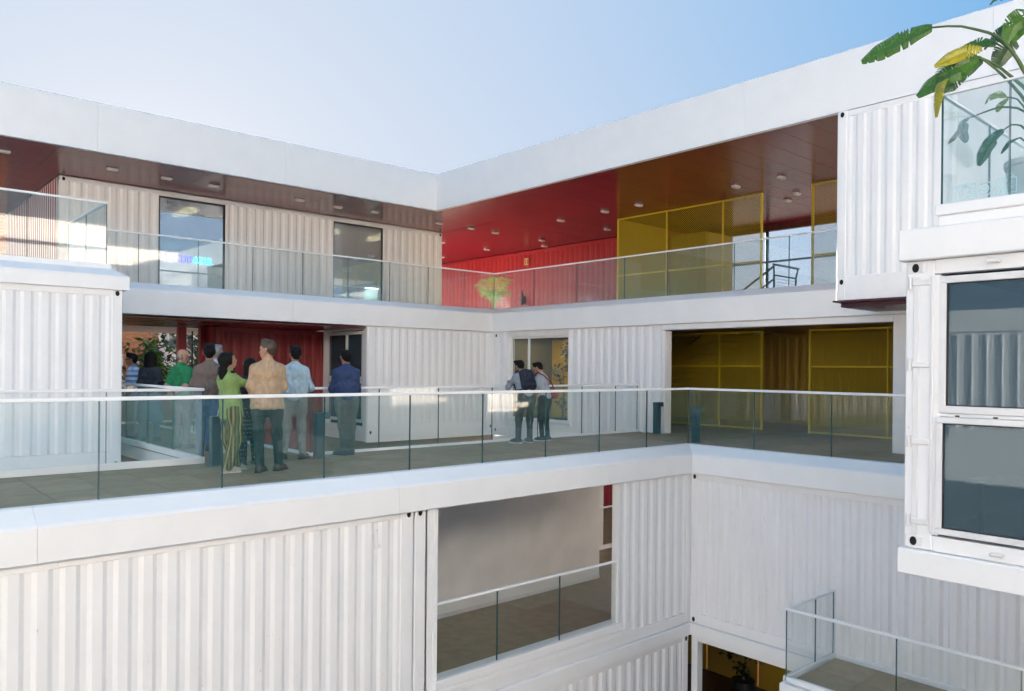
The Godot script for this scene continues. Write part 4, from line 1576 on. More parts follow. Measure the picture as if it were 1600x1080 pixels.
# local axes: x to the person's right, y up, z forward (mapped to -z); o holds the pose and the clothes
func person(label: String, u: float, v: float, turn_right: float, o: Dictionary) -> Node3D:
	var away := atan2(u, v)
	var t := thing("person", label, "person", P3(u, 0, v))
	t.rotation.y = -(away + deg_to_rad(turn_right))
	var s: float = o.get("h", 1.75) / 1.75
	var fat: float = o.get("w", 1.0)
	var lean: float = deg_to_rad(o.get("lean", 0.0))
	var hipy := 0.92 * s
	var at := func(x: float, y: float, z: float) -> Vector3:
		# trunk point bent forward about the hips
		var p := Vector3(x * s, y * s - hipy, z * s)
		return Vector3(p.x, hipy + p.y * cos(lean) - p.z * sin(lean), -(p.y * sin(lean) + p.z * cos(lean)) - o.get("shift", 0.0))
	var neck: Vector3 = at.call(0, 1.47, -0.015)
	var hc: Vector3 = at.call(0, 1.635, 0.02 + o.get("head_fwd", 0.0))
	var sh := [at.call(-0.148 * fat, 1.385, -0.01), at.call(0.148 * fat, 1.385, -0.01)]
	var sq := Vector3(0.68, 1, 1) * s
	var el := [L(o.get("elbow_l", [-0.27, 1.13, -0.05])) * sq, L(o.get("elbow_r", [0.27, 1.13, -0.05])) * sq]
	var wr := [L(o.get("wrist_l", [-0.27, 0.87, 0.06])) * sq, L(o.get("wrist_r", [0.27, 0.87, 0.06])) * sq]
	var sft := Vector3(0, 0, -o.get("shift", 0.0))
	var hip := [Vector3(-0.095 * fat * s, hipy, 0) + sft, Vector3(0.095 * fat * s, hipy, 0) + sft]
	var kn := [L(o.get("knee_l", [-0.11, 0.50, 0.02])) * s, L(o.get("knee_r", [0.11, 0.50, 0.02])) * s]
	var an := [L(o.get("ankle_l", [-0.12, 0.09, -0.02])) * s, L(o.get("ankle_r", [0.12, 0.09, -0.02])) * s]
	var toe: Array = [o.get("toe_l", 10.0), o.get("toe_r", 10.0)]
	var hb := Basis.from_euler(Vector3(deg_to_rad(o.get("head_pitch", 0.0)), -deg_to_rad(o.get("head_yaw", 0.0)), deg_to_rad(o.get("head_roll", 0.0))))
	var H := func(x: float, y: float, z: float) -> Vector3:
		return hc + hb * (Vector3(x, y, -z) * s)

	# body: one surface from head to ankles
	var bones := [
		[at.call(-0.06, 1.0, 0), at.call(-0.075, 1.32, 0), 0.095 * s, 0.105 * s], [at.call(0.06, 1.0, 0), at.call(0.075, 1.32, 0), 0.095 * s, 0.105 * s],
		[sh[0], sh[1], 0.055 * s, 0.055 * s], [at.call(0, 1.40, -0.01), neck, 0.07 * s, 0.055 * s], [neck, H.call(0, -0.04, -0.015), 0.052 * s, 0.05 * s],
	]
	for k in 2:
		bones.append([sh[k], el[k], 0.046 * s, 0.038 * s])
		bones.append([el[k], wr[k], 0.038 * s, 0.026 * s])
		bones.append([hip[k], kn[k], 0.085 * s, 0.052 * s])
		bones.append([kn[k], an[k], 0.05 * s, 0.035 * s])
	var body := blob(bones, 0.022)
	var head := [
		[H.call(0, 0.042, -0.018), H.call(0, 0.045, 0.018), 0.083 * s, 0.078 * s], [H.call(0, -0.03, 0.03), H.call(0, -0.085, 0.055), 0.06 * s, 0.034 * s],
		[H.call(0, -0.03, 0.0), H.call(0, -0.14, -0.02), 0.055 * s, 0.05 * s], [H.call(0, 0.005, 0.092), H.call(0, -0.028, 0.112), 0.009 * s, 0.014 * s],
		[H.call(-0.08, 0.018, -0.012), H.call(-0.079, -0.022, -0.004), 0.017 * s, 0.012 * s], [H.call(0.08, 0.018, -0.012), H.call(0.079, -0.022, -0.004), 0.017 * s, 0.012 * s],
		[H.call(-0.04, 0.032, 0.075), H.call(0.04, 0.032, 0.075), 0.018 * s, 0.018 * s], [H.call(-0.018, -0.062, 0.088), H.call(0.018, -0.062, 0.088), 0.011 * s, 0.011 * s],
	]
	var hm := blob(head, 0.011, 90.0)
	body.v.append_array(hm.v); body.n.append_array(hm.n); body.c.append_array(hm.c)
	for k in 2:
		hand(body, el[k], wr[k], -1.0 if k == 0 else 1.0, s, o.get("grip", 0.5))
	var skin: Color = o.get("skin", lin(0.38, 0.21, 0.14))
	put(t, "body", body.mesh(), skin_mat(skin))
	# eyes and mouth
	for k: float in [-1.0, 1.0]:
		var mb := MB.new()
		mb.bar(H.call(k * 0.033, 0.012, 0.083), H.call(k * 0.033, 0.012, 0.0935), 0.013 * s, 0.008 * s, 8)
		put(t, "eye", mb.mesh(), M.hole)
	var mo := MB.new()
	mo.bar(H.call(-0.02, -0.06, 0.098), H.call(0.02, -0.06, 0.098), 0.0045 * s, -1, 6)
	put(t, "mouth", mo.mesh(), M.lip)

	# trousers, or a skirt
	var wide: float = o.get("leg_w", 1.0)
	bones = [[at.call(-0.05, 0.99, -0.005), at.call(0.05, 0.99, -0.005), 0.106 * s, 0.106 * s]]
	for k in 2:
		var seat: Vector3 = hip[k] + Vector3(0, -0.02, 0.035) * s
		bones.append([hip[k] + Vector3(0, 0.05, 0) * s, hip[k].lerp(kn[k], 0.35), 0.095 * s, 0.085 * s * lerpf(1.0, wide, 0.4)])
		bones.append([seat, seat + Vector3(0, -0.03, 0) * s, 0.088 * s, 0.085 * s])
		bones.append([hip[k].lerp(kn[k], 0.3), kn[k], 0.086 * s * lerpf(1.0, wide, 0.5), 0.066 * s * wide])
		bones.append([kn[k], an[k] + Vector3(0, 0.0, 0), 0.069 * s * wide, 0.058 * s * wide])
	if o.has("skirt"):
		for k in 14:
			var a := TAU * k / 14.0
			var rr := 0.20 * s
			bones.append([Vector3(sin(a) * 0.085, 0.93, cos(a) * 0.07) * s, Vector3(sin(a) * rr, o.skirt + 0.01 * (k % 2), cos(a) * rr * 0.8), 0.05 * s, 0.045 * s])
	var tr := blob(bones, 0.021)
	put(t, "skirt" if o.has("skirt") else "trousers", tr.mesh(), o.bottom)
	# shoes
	for k in 2:
		var f: Vector3 = an[k]
		var fd := Basis(Vector3.UP, deg_to_rad(-(toe[k] if k == 1 else -toe[k]))) * Vector3(0, 0, -1)
		var g := Vector3(f.x, 0.045 * s, f.z)
		var shb := blob([[g - fd * 0.045 * s, g + fd * 0.10 * s, 0.046 * s, 0.040 * s], [g + fd * 0.08 * s, g + fd * 0.165 * s - Vector3(0, 0.008, 0), 0.042 * s, 0.033 * s], [f + Vector3(0, -0.01, 0), g - fd * 0.01, 0.05 * s, 0.048 * s]], 0.014, 70.0)
		for i in shb.v.size():
			shb.v[i].y = maxf(shb.v[i].y, 0.012)
		var shoe := put(t, "shoe", shb.mesh(), o.shoes)
		var so := MB.new()
		so.obox(Transform3D(Basis(Vector3.UP.cross(-fd).normalized() * -1.0, Vector3.UP, -fd), Vector3(g.x, 0.011, g.z) + fd * 0.055 * s), Vector3(0.043, 0.010, 0.142) * s, 0.006)
		put(shoe, "sole", so.mesh(), o.get("sole", M.gasket))

	# top
	var low: float = o.get("hem", 0.93)
	var loose: float = o.get("loose", 1.0)
	bones = [
		[at.call(-0.048, 1.0, 0), at.call(-0.068 * fat, 1.30, 0), 0.105 * s, 0.110 * s], [at.call(0.048, 1.0, 0), at.call(0.068 * fat, 1.30, 0), 0.105 * s, 0.110 * s],
		[at.call(-0.055, 1.32, -0.015), at.call(0.055, 1.32, -0.015), 0.112 * s, 0.112 * s],
		[sh[0], at.call(-0.035, 1.435, -0.015), 0.062 * s, 0.066 * s], [sh[1], at.call(0.035, 1.435, -0.015), 0.062 * s, 0.066 * s], [at.call(-0.04, 1.39, -0.02), at.call(0.04, 1.39, -0.02), 0.085 * s, 0.085 * s], [at.call(0, 1.44, -0.02), at.call(0, 1.488, -0.02), 0.072 * s, 0.062 * s],
	]
	for k in 14:
		var a := TAU * k / 14.0
		bones.append([at.call(sin(a) * 0.085, 1.12, cos(a) * 0.045), at.call(sin(a) * (0.135 + 0.06 * (loose - 1.0)) * loose * fat, low + 0.03, cos(a) * 0.10 * loose), 0.07 * s, 0.04 * s])
	for k in 2:
		bones.append([sh[k], el[k], 0.062 * s, 0.051 * s])
		if o.get("sleeve", "long") == "long":
			bones.append([el[k], el[k].lerp(wr[k], 0.93), 0.050 * s, 0.038 * s])
		else:
			bones.remove_at(bones.size() - 1)
			bones.append([sh[k], sh[k].lerp(el[k], 0.78), 0.064 * s, 0.065 * s])
	var top := blob(bones, 0.019)
	var topn := put(t, o.get("top_name", "shirt"), top.mesh(), o.top)
	if o.get("collar", false):
		var cb := MB.new()
		for k in 10:
			var a0 := PI * (0.12 + 0.176 * k) - PI / 2
			var a1 := PI * (0.12 + 0.176 * (k + 1)) - PI / 2
			var c0: Vector3 = at.call(cos(a0) * 0.068, 1.475, -0.02 - sin(a0) * 0.066)
			var c1: Vector3 = at.call(cos(a1) * 0.068, 1.475, -0.02 - sin(a1) * 0.066)
			cb.bar(c0, c1, 0.021 * s, -1, 6)
		put(topn, "collar", cb.mesh(), o.top)
	if o.has("belt"):
		var bb := MB.new()
		for k in 16:
			var a0 := TAU * k / 16
			var a1 := TAU * (k + 1) / 16
			bb.bar(Vector3(cos(a0) * 0.160, 1.005, sin(a0) * 0.118) * s + sft, Vector3(cos(a1) * 0.160, 1.005, sin(a1) * 0.118) * s + sft, 0.02 * s, -1, 6)
		put(t, "belt", bb.mesh(), o.belt)

	# hair
	var style: String = o.get("hair", "short")
	if style != "bald":
		var hr := [[H.call(0, 0.058, -0.03), H.call(0, 0.066, 0.022), 0.085 * s, 0.074 * s], [H.call(0, 0.02, -0.045), H.call(0, -0.02, -0.05), 0.075 * s, 0.055 * s],
			[H.call(-0.05, 0.05, 0.0), H.call(-0.055, 0.01, -0.02), 0.036 * s, 0.03 * s], [H.call(0.05, 0.05, 0.0), H.call(0.055, 0.01, -0.02), 0.036 * s, 0.03 * s]]
		var r := RandomNumberGenerator.new()
		r.seed = hash(label)
		if style == "tuft" or style == "short":
			for k in 9:
				var a := r.randf_range(-1.2, 1.2)
				hr.append([H.call(sin(a) * 0.06, 0.115, cos(a) * 0.05 - 0.01), H.call(sin(a) * 0.07, 0.13, cos(a) * 0.06 + 0.01), 0.022 * s, 0.014 * s])
		if style == "curly":
			for k in 40:
				var a := r.randf_range(1.2, TAU - 1.2)
				var y := r.randf_range(-0.36, 0.10)
				var rad := 0.085 + 0.05 * clampf(-y / 0.15, 0, 1)
				hr.append([H.call(sin(a) * rad, y, cos(a) * rad - 0.02), H.call(sin(a) * rad * 1.1, y - 0.05, cos(a) * rad * 1.1 - 0.02), 0.034 * s, 0.026 * s])
		if style == "long":
			for k in 9:
				var a := PI + (k - 4) * 0.36
				hr.append([H.call(sin(a) * 0.075, 0.03, cos(a) * 0.075 - 0.01), H.call(sin(a) * 0.10, -0.27 + 0.02 * (k % 3), cos(a) * 0.085 - 0.02), 0.036 * s, 0.030 * s])
		put(t, "hair", blob(hr, 0.012, 80.0).mesh(), o.hair_mat)
	elif o.has("hair_mat"):
		put(t, "hair", blob([[H.call(-0.062, 0.02, -0.04), H.call(-0.05, -0.03, -0.055), 0.028 * s, 0.024 * s], [H.call(0.062, 0.02, -0.04), H.call(0.05, -0.03, -0.055), 0.028 * s, 0.024 * s], [H.call(-0.04, -0.01, -0.07), H.call(0.04, -0.01, -0.07), 0.028 * s, 0.028 * s]], 0.012, 80.0).mesh(), o.hair_mat)
	if o.get("glasses", false):
		var gm := MB.new()
		for k: float in [-1.0, 1.0]:
			gm.bar(H.call(k * 0.035, 0.015, 0.098), H.call(k * 0.035, 0.015, 0.104), 0.024 * s, -1, 10)
			gm.bar(H.call(k * 0.06, 0.02, 0.098), H.call(k * 0.086, 0.018, -0.01), 0.005, -1, 5)
		put(t, "glasses", gm.mesh(), M.hole)
	return t


func skin_mat(c: Color) -> StandardMaterial3D:
	var key := "skin_" + c.to_html()
	if not M.has(key):
		var m := mat(key, c, 0.5)
		m.subsurf_scatter_enabled = true
		m.subsurf_scatter_strength = 0.12
	return M[key]


func hand(mb: MB, el: Vector3, wr: Vector3, side: float, s: float, curl: float) -> void:
	var d := (wr - el).normalized()
	var across := d.cross(Vector3(side, 0.2, 0)).normalized()
	if across.length() < 0.5:
		across = Vector3.FORWARD
	var palm := d.cross(across).normalized()
	var k := wr + d * 0.085 * s
	mb.bar(wr - d * 0.03 * s, wr + d * 0.03 * s, 0.026 * s, 0.030 * s, 8)
	mb.obox(Transform3D(Basis(across, palm, d), wr + d * 0.052 * s), Vector3(0.038, 0.014, 0.045) * s, 0.01 * s)
	for i in 4:
		var w := (i - 1.5) * 0.021 * s
		var ln: float = [0.034, 0.040, 0.038, 0.030][i] * s
		var p := k + across * w
		var bend := palm * side
		var q := p + (d + bend * curl * 0.5).normalized() * ln
		var r := q + (d * (1.0 - curl) + bend * curl).normalized() * ln * 0.75
		mb.bar(p, q, 0.0095 * s, 0.0085 * s, 6)
		mb.bar(q, r, 0.0085 * s, 0.007 * s, 6)
	var th := wr + d * 0.03 * s - across * 0.036 * s
	mb.bar(th, th + (d * 0.7 - across * 0.6).normalized() * 0.036 * s, 0.011 * s, 0.010 * s, 6)
	mb.bar(th + (d * 0.7 - across * 0.6).normalized() * 0.036 * s, th + (d * 0.7 - across * 0.6).normalized() * 0.036 * s + d * 0.028 * s, 0.010 * s, 0.008 * s, 6)


func build_people() -> void:
	mat("lip", lin(0.28, 0.10, 0.08), 0.5)
	mat("hair_black", lin(0.007, 0.006, 0.006), 0.6)
	M.hair_black.metallic_specular = 0.25
	mat("hair_brown", lin(0.055, 0.035, 0.022), 0.5)
	mat("hair_grey", lin(0.18, 0.18, 0.18), 0.6)
	var denim := cloth("denim", 0.055, 0.12, 0.26)
	var teal := cloth("teal_trousers", 0.018, 0.035, 0.042)
	var grey_t := cloth("grey_trousers", 0.26, 0.27, 0.27)
	var slate := cloth("slate_trousers", 0.13, 0.155, 0.16)
	var black_t := cloth("black_trousers", 0.016, 0.018, 0.022)
	var taupe := cloth("taupe_trousers", 0.20, 0.19, 0.17)
	var stripes := cloth("striped_trousers", 1, 1, 1)
	stripes.albedo_texture = stripe_tex([Color(0.16, 0.24, 0.14), Color(0.70, 0.64, 0.42), Color(0.09, 0.15, 0.11), Color(0.42, 0.47, 0.25), Color(0.14, 0.22, 0.14), Color(0.62, 0.56, 0.36), Color(0.10, 0.16, 0.12), Color(0.36, 0.42, 0.22)], false)
	stripes.uv1_scale = Vector3(5.0, 5.0, 5.0)
	stripes.normal_enabled = false
	var dots := cloth("dotted_trousers", 1, 1, 1)
	dots.albedo_texture = dot_tex()
	dots.uv1_scale = Vector3.ONE * 4.0
	dots.normal_enabled = false
	var tee := cloth("striped_shirt", 1, 1, 1)
	tee.albedo_texture = stripe_tex([Color(0.45, 0.60, 0.80), Color(0.72, 0.82, 0.92), Color(0.36, 0.50, 0.72), Color(0.82, 0.88, 0.94)], true)
	tee.uv1_scale = Vector3(4.0, 5.0, 4.0)
	tee.normal_enabled = false
	var brown_sh := mat("brown_shoe", lin(0.06, 0.045, 0.035), 0.5)
	var white_sh := mat("pale_shoe", lin(0.42, 0.38, 0.32), 0.6)
	var navy_sh := mat("navy_shoe", lin(0.035, 0.055, 0.075), 0.6)
	var sole_w := mat("pale_sole", lin(0.65, 0.66, 0.66), 0.6)
	var belt := mat("belt_leather", lin(0.05, 0.03, 0.02), 0.5)
	var tan_skin := lin(0.42, 0.23, 0.155)
	var dark_skin := lin(0.27, 0.145, 0.095)

	person("man in a beige jacket and dark teal trousers, seen from behind with head turned left", 4.76, 10.55, -4, {"h": 1.84, "w": 1.1, "top": cloth("beige_jacket", 0.52, 0.37, 0.24), "top_name": "jacket", "collar": true, "hem": 0.85, "loose": 1.16, "bottom": teal, "shoes": brown_sh,
		"hair_mat": M.hair_brown, "hair": "tuft", "skin": tan_skin, "head_yaw": -62, "elbow_l": [-0.33, 1.16, -0.03], "wrist_l": [-0.25, 0.93, 0.12], "elbow_r": [0.31, 1.15, 0.02], "wrist_r": [0.16, 1.06, 0.22],
		"ankle_l": [-0.09, 0.09, -0.03], "ankle_r": [0.16, 0.09, 0.10], "knee_r": [0.14, 0.5, 0.09], "toe_l": -25.0, "toe_r": 35.0})
	person("woman in a light green tunic and striped trousers looking up to the right", 4.36, 10.85, 62, {"h": 1.68, "w": 0.9, "top": cloth("green_tunic", 0.26, 0.40, 0.13), "top_name": "tunic", "hem": 0.80, "loose": 1.12, "bottom": stripes, "leg_w": 1.38, "shoes": white_sh, "sole": sole_w,
		"hair_mat": M.hair_black, "hair": "curly", "skin": tan_skin, "head_pitch": 16, "head_yaw": 12, "lean": -6, "elbow_l": [-0.25, 1.30, 0.22], "wrist_l": [-0.2, 1.33, 0.44], "elbow_r": [0.22, 1.28, 0.20], "wrist_r": [0.14, 1.30, 0.42],
		"ankle_l": [-0.09, 0.09, 0.12], "ankle_r": [0.10, 0.09, -0.10]})
	person("man in a light blue shirt and pale grey trousers leaning on the back railing", 5.76, 11.75, 4, {"h": 1.80, "w": 1.0, "top": cloth("blue_shirt", 0.42, 0.58, 0.68), "collar": true, "bottom": grey_t, "shoes": brown_sh, "belt": belt,
		"hair_mat": M.hair_black, "hair": "short", "skin": dark_skin, "head_yaw": -24, "head_pitch": 4, "lean": 5, "elbow_l": [-0.28, 1.12, 0.06], "wrist_l": [-0.2, 1.10, 0.24], "elbow_r": [0.36, 1.12, 0.02], "wrist_r": [0.24, 1.10, 0.25],
		"ankle_l": [-0.16, 0.09, 0.0], "ankle_r": [0.13, 0.09, -0.02], "toe_l": 20.0, "toe_r": 25.0})
	person("man in a navy shirt and slate grey trousers with both arms on the back railing", 6.69, 11.72, -8, {"h": 1.77, "w": 1.06, "top": cloth("navy_shirt", 0.035, 0.062, 0.165), "collar": true, "bottom": slate, "shoes": navy_sh, "sole": M.bollard_paint,
		"hair_mat": M.hair_black, "hair": "short", "skin": dark_skin, "head_yaw": -22, "head_pitch": -6, "lean": 9, "elbow_l": [-0.34, 1.10, 0.10], "wrist_l": [-0.16, 1.16, 0.30], "elbow_r": [0.30, 1.10, 0.14], "wrist_r": [0.10, 1.16, 0.32],
		"ankle_l": [-0.04, 0.09, 0.0], "ankle_r": [0.10, 0.09, 0.06], "knee_l": [-0.06, 0.5, 0.02], "knee_r": [0.09, 0.5, 0.03], "toe_l": 55.0, "toe_r": 8.0})
	person("man in a grey brown sweater and jeans behind the woman in green", 4.70, 12.6, 0, {"h": 1.81, "w": 1.06, "top": cloth("taupe_sweater", 0.17, 0.135, 0.12), "top_name": "sweater", "bottom": denim, "shoes": brown_sh, "belt": belt,
		"hair_mat": M.hair_black, "hair": "short", "skin": dark_skin, "head_pitch": 6, "elbow_l": [-0.33, 1.16, 0.06], "wrist_l": [-0.16, 1.16, 0.25], "elbow_r": [0.31, 1.14, 0.04], "wrist_r": [0.2, 0.96, 0.16]})
	person("grey haired man in a pale blue shirt, partly hidden behind the man in the sweater", 5.24, 13.7, 10, {"h": 1.83, "w": 1.0, "top": cloth("pale_blue_shirt", 0.45, 0.58, 0.72), "collar": true, "bottom": denim, "shoes": brown_sh,
		"hair_mat": M.hair_grey, "hair": "short", "skin": tan_skin, "head_yaw": 20})
	person("woman in dotted dark trousers mostly hidden behind the man in beige", 4.90, 11.5, -25, {"h": 1.60, "w": 0.9, "top": cloth("black_top", 0.02, 0.02, 0.025), "bottom": dots, "leg_w": 1.25, "shoes": brown_sh,
		"hair_mat": M.hair_black, "hair": "long", "skin": tan_skin, "head_yaw": -10})
	person("bald man in a bright green short sleeved shirt with his hands behind his back", 4.88, 14.4, 46, {"h": 1.77, "w": 1.14, "top": cloth("green_shirt", 0.012, 0.22, 0.085), "hem": 0.9, "collar": true, "loose": 1.12, "sleeve": "short", "bottom": taupe, "shoes": brown_sh,
		"hair_mat": M.hair_grey, "hair": "bald", "skin": tan_skin, "head_yaw": 18, "elbow_l": [-0.32, 1.12, -0.12], "wrist_l": [-0.10, 0.96, -0.21], "elbow_r": [0.32, 1.12, -0.12], "wrist_r": [0.08, 0.99, -0.22]})
	person("woman with long black hair in a dark top and long pleated blue grey skirt", 4.86, 16.1, 12, {"h": 1.74, "w": 0.92, "top": cloth("dark_top", 0.035, 0.045, 0.06), "bottom": cloth("blue_skirt", 0.20, 0.30, 0.38), "skirt": 0.42, "shoes": brown_sh,
		"hair_mat": M.hair_black, "hair": "long", "skin": tan_skin, "elbow_r": [0.28, 1.13, 0.02], "wrist_r": [0.2, 1.05, 0.2]})
	person("man in sunglasses and a striped shirt facing left beside the white container", 4.70, 16.7, -80, {"h": 1.70, "w": 1.04, "top": tee, "sleeve": "short", "hem": 0.9, "loose": 1.08, "bottom": cloth("pale_trousers", 0.40, 0.44, 0.46), "shoes": brown_sh, "glasses": true,
		"hair_mat": M.hair_black, "hair": "short", "skin": dark_skin})
	person("man in a pale grey shirt bending over the back railing with a dark backpack on", 10.60, 11.52, -26, {"h": 1.72, "w": 1.0, "top": cloth("pale_grey_shirt", 0.40, 0.44, 0.50), "hem": 0.94, "bottom": cloth("charcoal_trousers", 0.045, 0.05, 0.055), "shoes": navy_sh, "sole": sole_w,
		"hair_mat": M.hair_black, "hair": "short", "skin": dark_skin, "lean": 26, "shift": -0.1, "head_pitch": -18, "head_yaw": -18, "elbow_l": [-0.30, 1.13, 0.36], "wrist_l": [-0.14, 1.20, 0.58], "elbow_r": [0.26, 1.12, 0.40], "wrist_r": [0.06, 1.20, 0.58],
		"ankle_l": [-0.12, 0.09, 0.02], "ankle_r": [0.16, 0.09, 0.06], "knee_l": [-0.12, 0.5, 0.0], "knee_r": [0.14, 0.5, 0.03], "toe_l": 35.0, "toe_r": -5.0})
	person("slim person in a pale grey shirt looking down, with a red shoulder bag", 11.30, 11.66, -58, {"h": 1.63, "w": 0.86, "top": cloth("light_grey_shirt", 0.50, 0.53, 0.58), "sleeve": "short", "hem": 0.94, "bottom": black_t, "leg_w": 0.9, "shoes": navy_sh, "sole": sole_w,
		"hair_mat": M.hair_black, "hair": "tuft", "skin": tan_skin, "lean": 12, "head_pitch": -28, "head_yaw": -8, "elbow_l": [-0.22, 1.12, 0.06], "wrist_l": [-0.18, 0.90, 0.14], "elbow_r": [0.22, 1.10, 0.20], "wrist_r": [0.10, 1.14, 0.38], "toe_l": 5.0, "toe_r": 5.0})

	# bags
	var t := thing("backpack", "dark navy backpack worn by the man bending over the railing", "backpack", P3(10.60, 0, 11.52))
	t.rotation.y = -(atan2(10.60, 11.52) + deg_to_rad(-26.0))
	var bag := cloth("navy_canvas", 0.022, 0.026, 0.045)
	var c := cos(deg_to_rad(26.0))
	var sn := sin(deg_to_rad(26.0))
	var B := func(x: float, y: float, z: float) -> Vector3:
		var py := y - 0.92
		return Vector3(x, 0.92 + py * c - z * sn, -(py * sn + z * c) + 0.1)
	put(t, "pack", blob([[B.call(-0.08, 1.08, -0.20), B.call(-0.075, 1.36, -0.19), 0.085, 0.08], [B.call(0.08, 1.08, -0.20), B.call(0.075, 1.36, -0.19), 0.085, 0.08], [B.call(0, 1.38, -0.17), B.call(0, 1.42, -0.16), 0.07, 0.05]], 0.02).mesh(), bag)
	put(t, "front_pocket", blob([[B.call(-0.06, 1.06, -0.285), B.call(0.06, 1.06, -0.285), 0.05, 0.05], [B.call(-0.06, 1.18, -0.28), B.call(0.06, 1.18, -0.28), 0.045, 0.045]], 0.016).mesh(), bag)
	for k: float in [-1.0, 1.0]:
		var mb := MB.new()
		mb.tube([B.call(k * 0.10, 1.40, -0.16), B.call(k * 0.125, 1.49, -0.04), B.call(k * 0.13, 1.43, 0.10), B.call(k * 0.15, 1.25, 0.14), B.call(k * 0.19, 1.08, 0.02), B.call(k * 0.13, 1.03, -0.15)], [0.02, 0.02, 0.02, 0.02, 0.016, 0.014])
		put(t, "strap", mb.mesh(), bag)
	t = thing("shoulder_bag", "red shoulder bag on a long strap hanging at the slim person's back", "bag", P3(11.30, 0, 11.66))
	t.rotation.y = -(atan2(11.30, 11.66) + deg_to_rad(-58.0))
	var red := cloth("red_canvas", 0.36, 0.018, 0.06)
	put(t, "pouch", blob([[Vector3(0.14, 0.93, 0.14), Vector3(0.20, 0.93, -0.04), 0.06, 0.06], [Vector3(0.14, 1.03, 0.14), Vector3(0.20, 1.03, -0.04), 0.045, 0.045], [Vector3(0.12, 0.96, 0.19), Vector3(0.14, 0.99, 0.18), 0.06, 0.05]], 0.018).mesh(), red)
	var st := MB.new()
	st.tube([Vector3(0.14, 1.04, 0.16), Vector3(0.05, 1.2, 0.14), Vector3(-0.08, 1.36, 0.03), Vector3(-0.11, 1.42, -0.10), Vector3(-0.04, 1.34, -0.24), Vector3(0.1, 1.15, -0.2), Vector3(0.2, 1.02, -0.08)], [0.013, 0.013, 0.013, 0.013, 0.013, 0.013, 0.013])
	put(t, "strap", st.mesh(), red)
	t = thing("tote_bag", "white cloth tote bag hanging low beside the woman in striped trousers", "bag", P3(4.66, 0.15, 12.0))
	t.rotation.y = -0.38
	var tb := MB.new()
	var w := [[-0.13, 0.0], [0.13, 0.0], [0.15, 0.2], [0.12, 0.42], [-0.12, 0.42], [-0.15, 0.2]]
	for i in w.size():
		var p: Array = w[i]
		var q: Array = w[(i + 1) % w.size()]
		tb.quad(Vector3(p[0], p[1], 0.04), Vector3(q[0], q[1], 0.04), Vector3(q[0], q[1], -0.04), Vector3(p[0], p[1], -0.04), Vector3((p[0] + q[0]), (p[1] + q[1]) - 0.42, 0))
		tb.tri(Vector3(0, 0.2, 0.06), Vector3(p[0], p[1], 0.04), Vector3(q[0], q[1], 0.04), Vector3(0, 0, 1))
		tb.tri(Vector3(0, 0.2, -0.06), Vector3(p[0], p[1], -0.04), Vector3(q[0], q[1], -0.04), Vector3(0, 0, -1))
	put(t, "sack", tb.mesh(), cloth("white_canvas", 0.66, 0.70, 0.74))
	var hd := MB.new()
	hd.tube([Vector3(-0.07, 0.41, 0), Vector3(-0.04, 0.62, 0), Vector3(0.0, 0.75, 0), Vector3(0.04, 0.62, 0), Vector3(0.07, 0.41, 0)], [0.009, 0.009, 0.009, 0.009, 0.009])
	put(t, "handle", hd.mesh(), M.white_canvas)
	t = thing("handbag", "black handbag on the shoulder of the woman with long black hair", "bag", P3(5.06, 1.0, 16.0))
	put(t, "pouch", blob([[Vector3(-0.1, 0, 0), Vector3(0.1, 0, 0), 0.07, 0.07], [Vector3(-0.09, 0.14, 0), Vector3(0.09, 0.14, 0), 0.055, 0.055]], 0.018).mesh(), M.hair_black)
	var hs := MB.new()
	hs.tube([Vector3(-0.1, 0.15, 0), Vector3(-0.06, 0.36, 0.0), Vector3(0.02, 0.42, 0.0), Vector3(0.08, 0.3, 0.0), Vector3(0.1, 0.15, 0)], [0.01, 0.01, 0.01, 0.01, 0.01])
	put(t, "strap", hs.mesh(), M.hair_black)


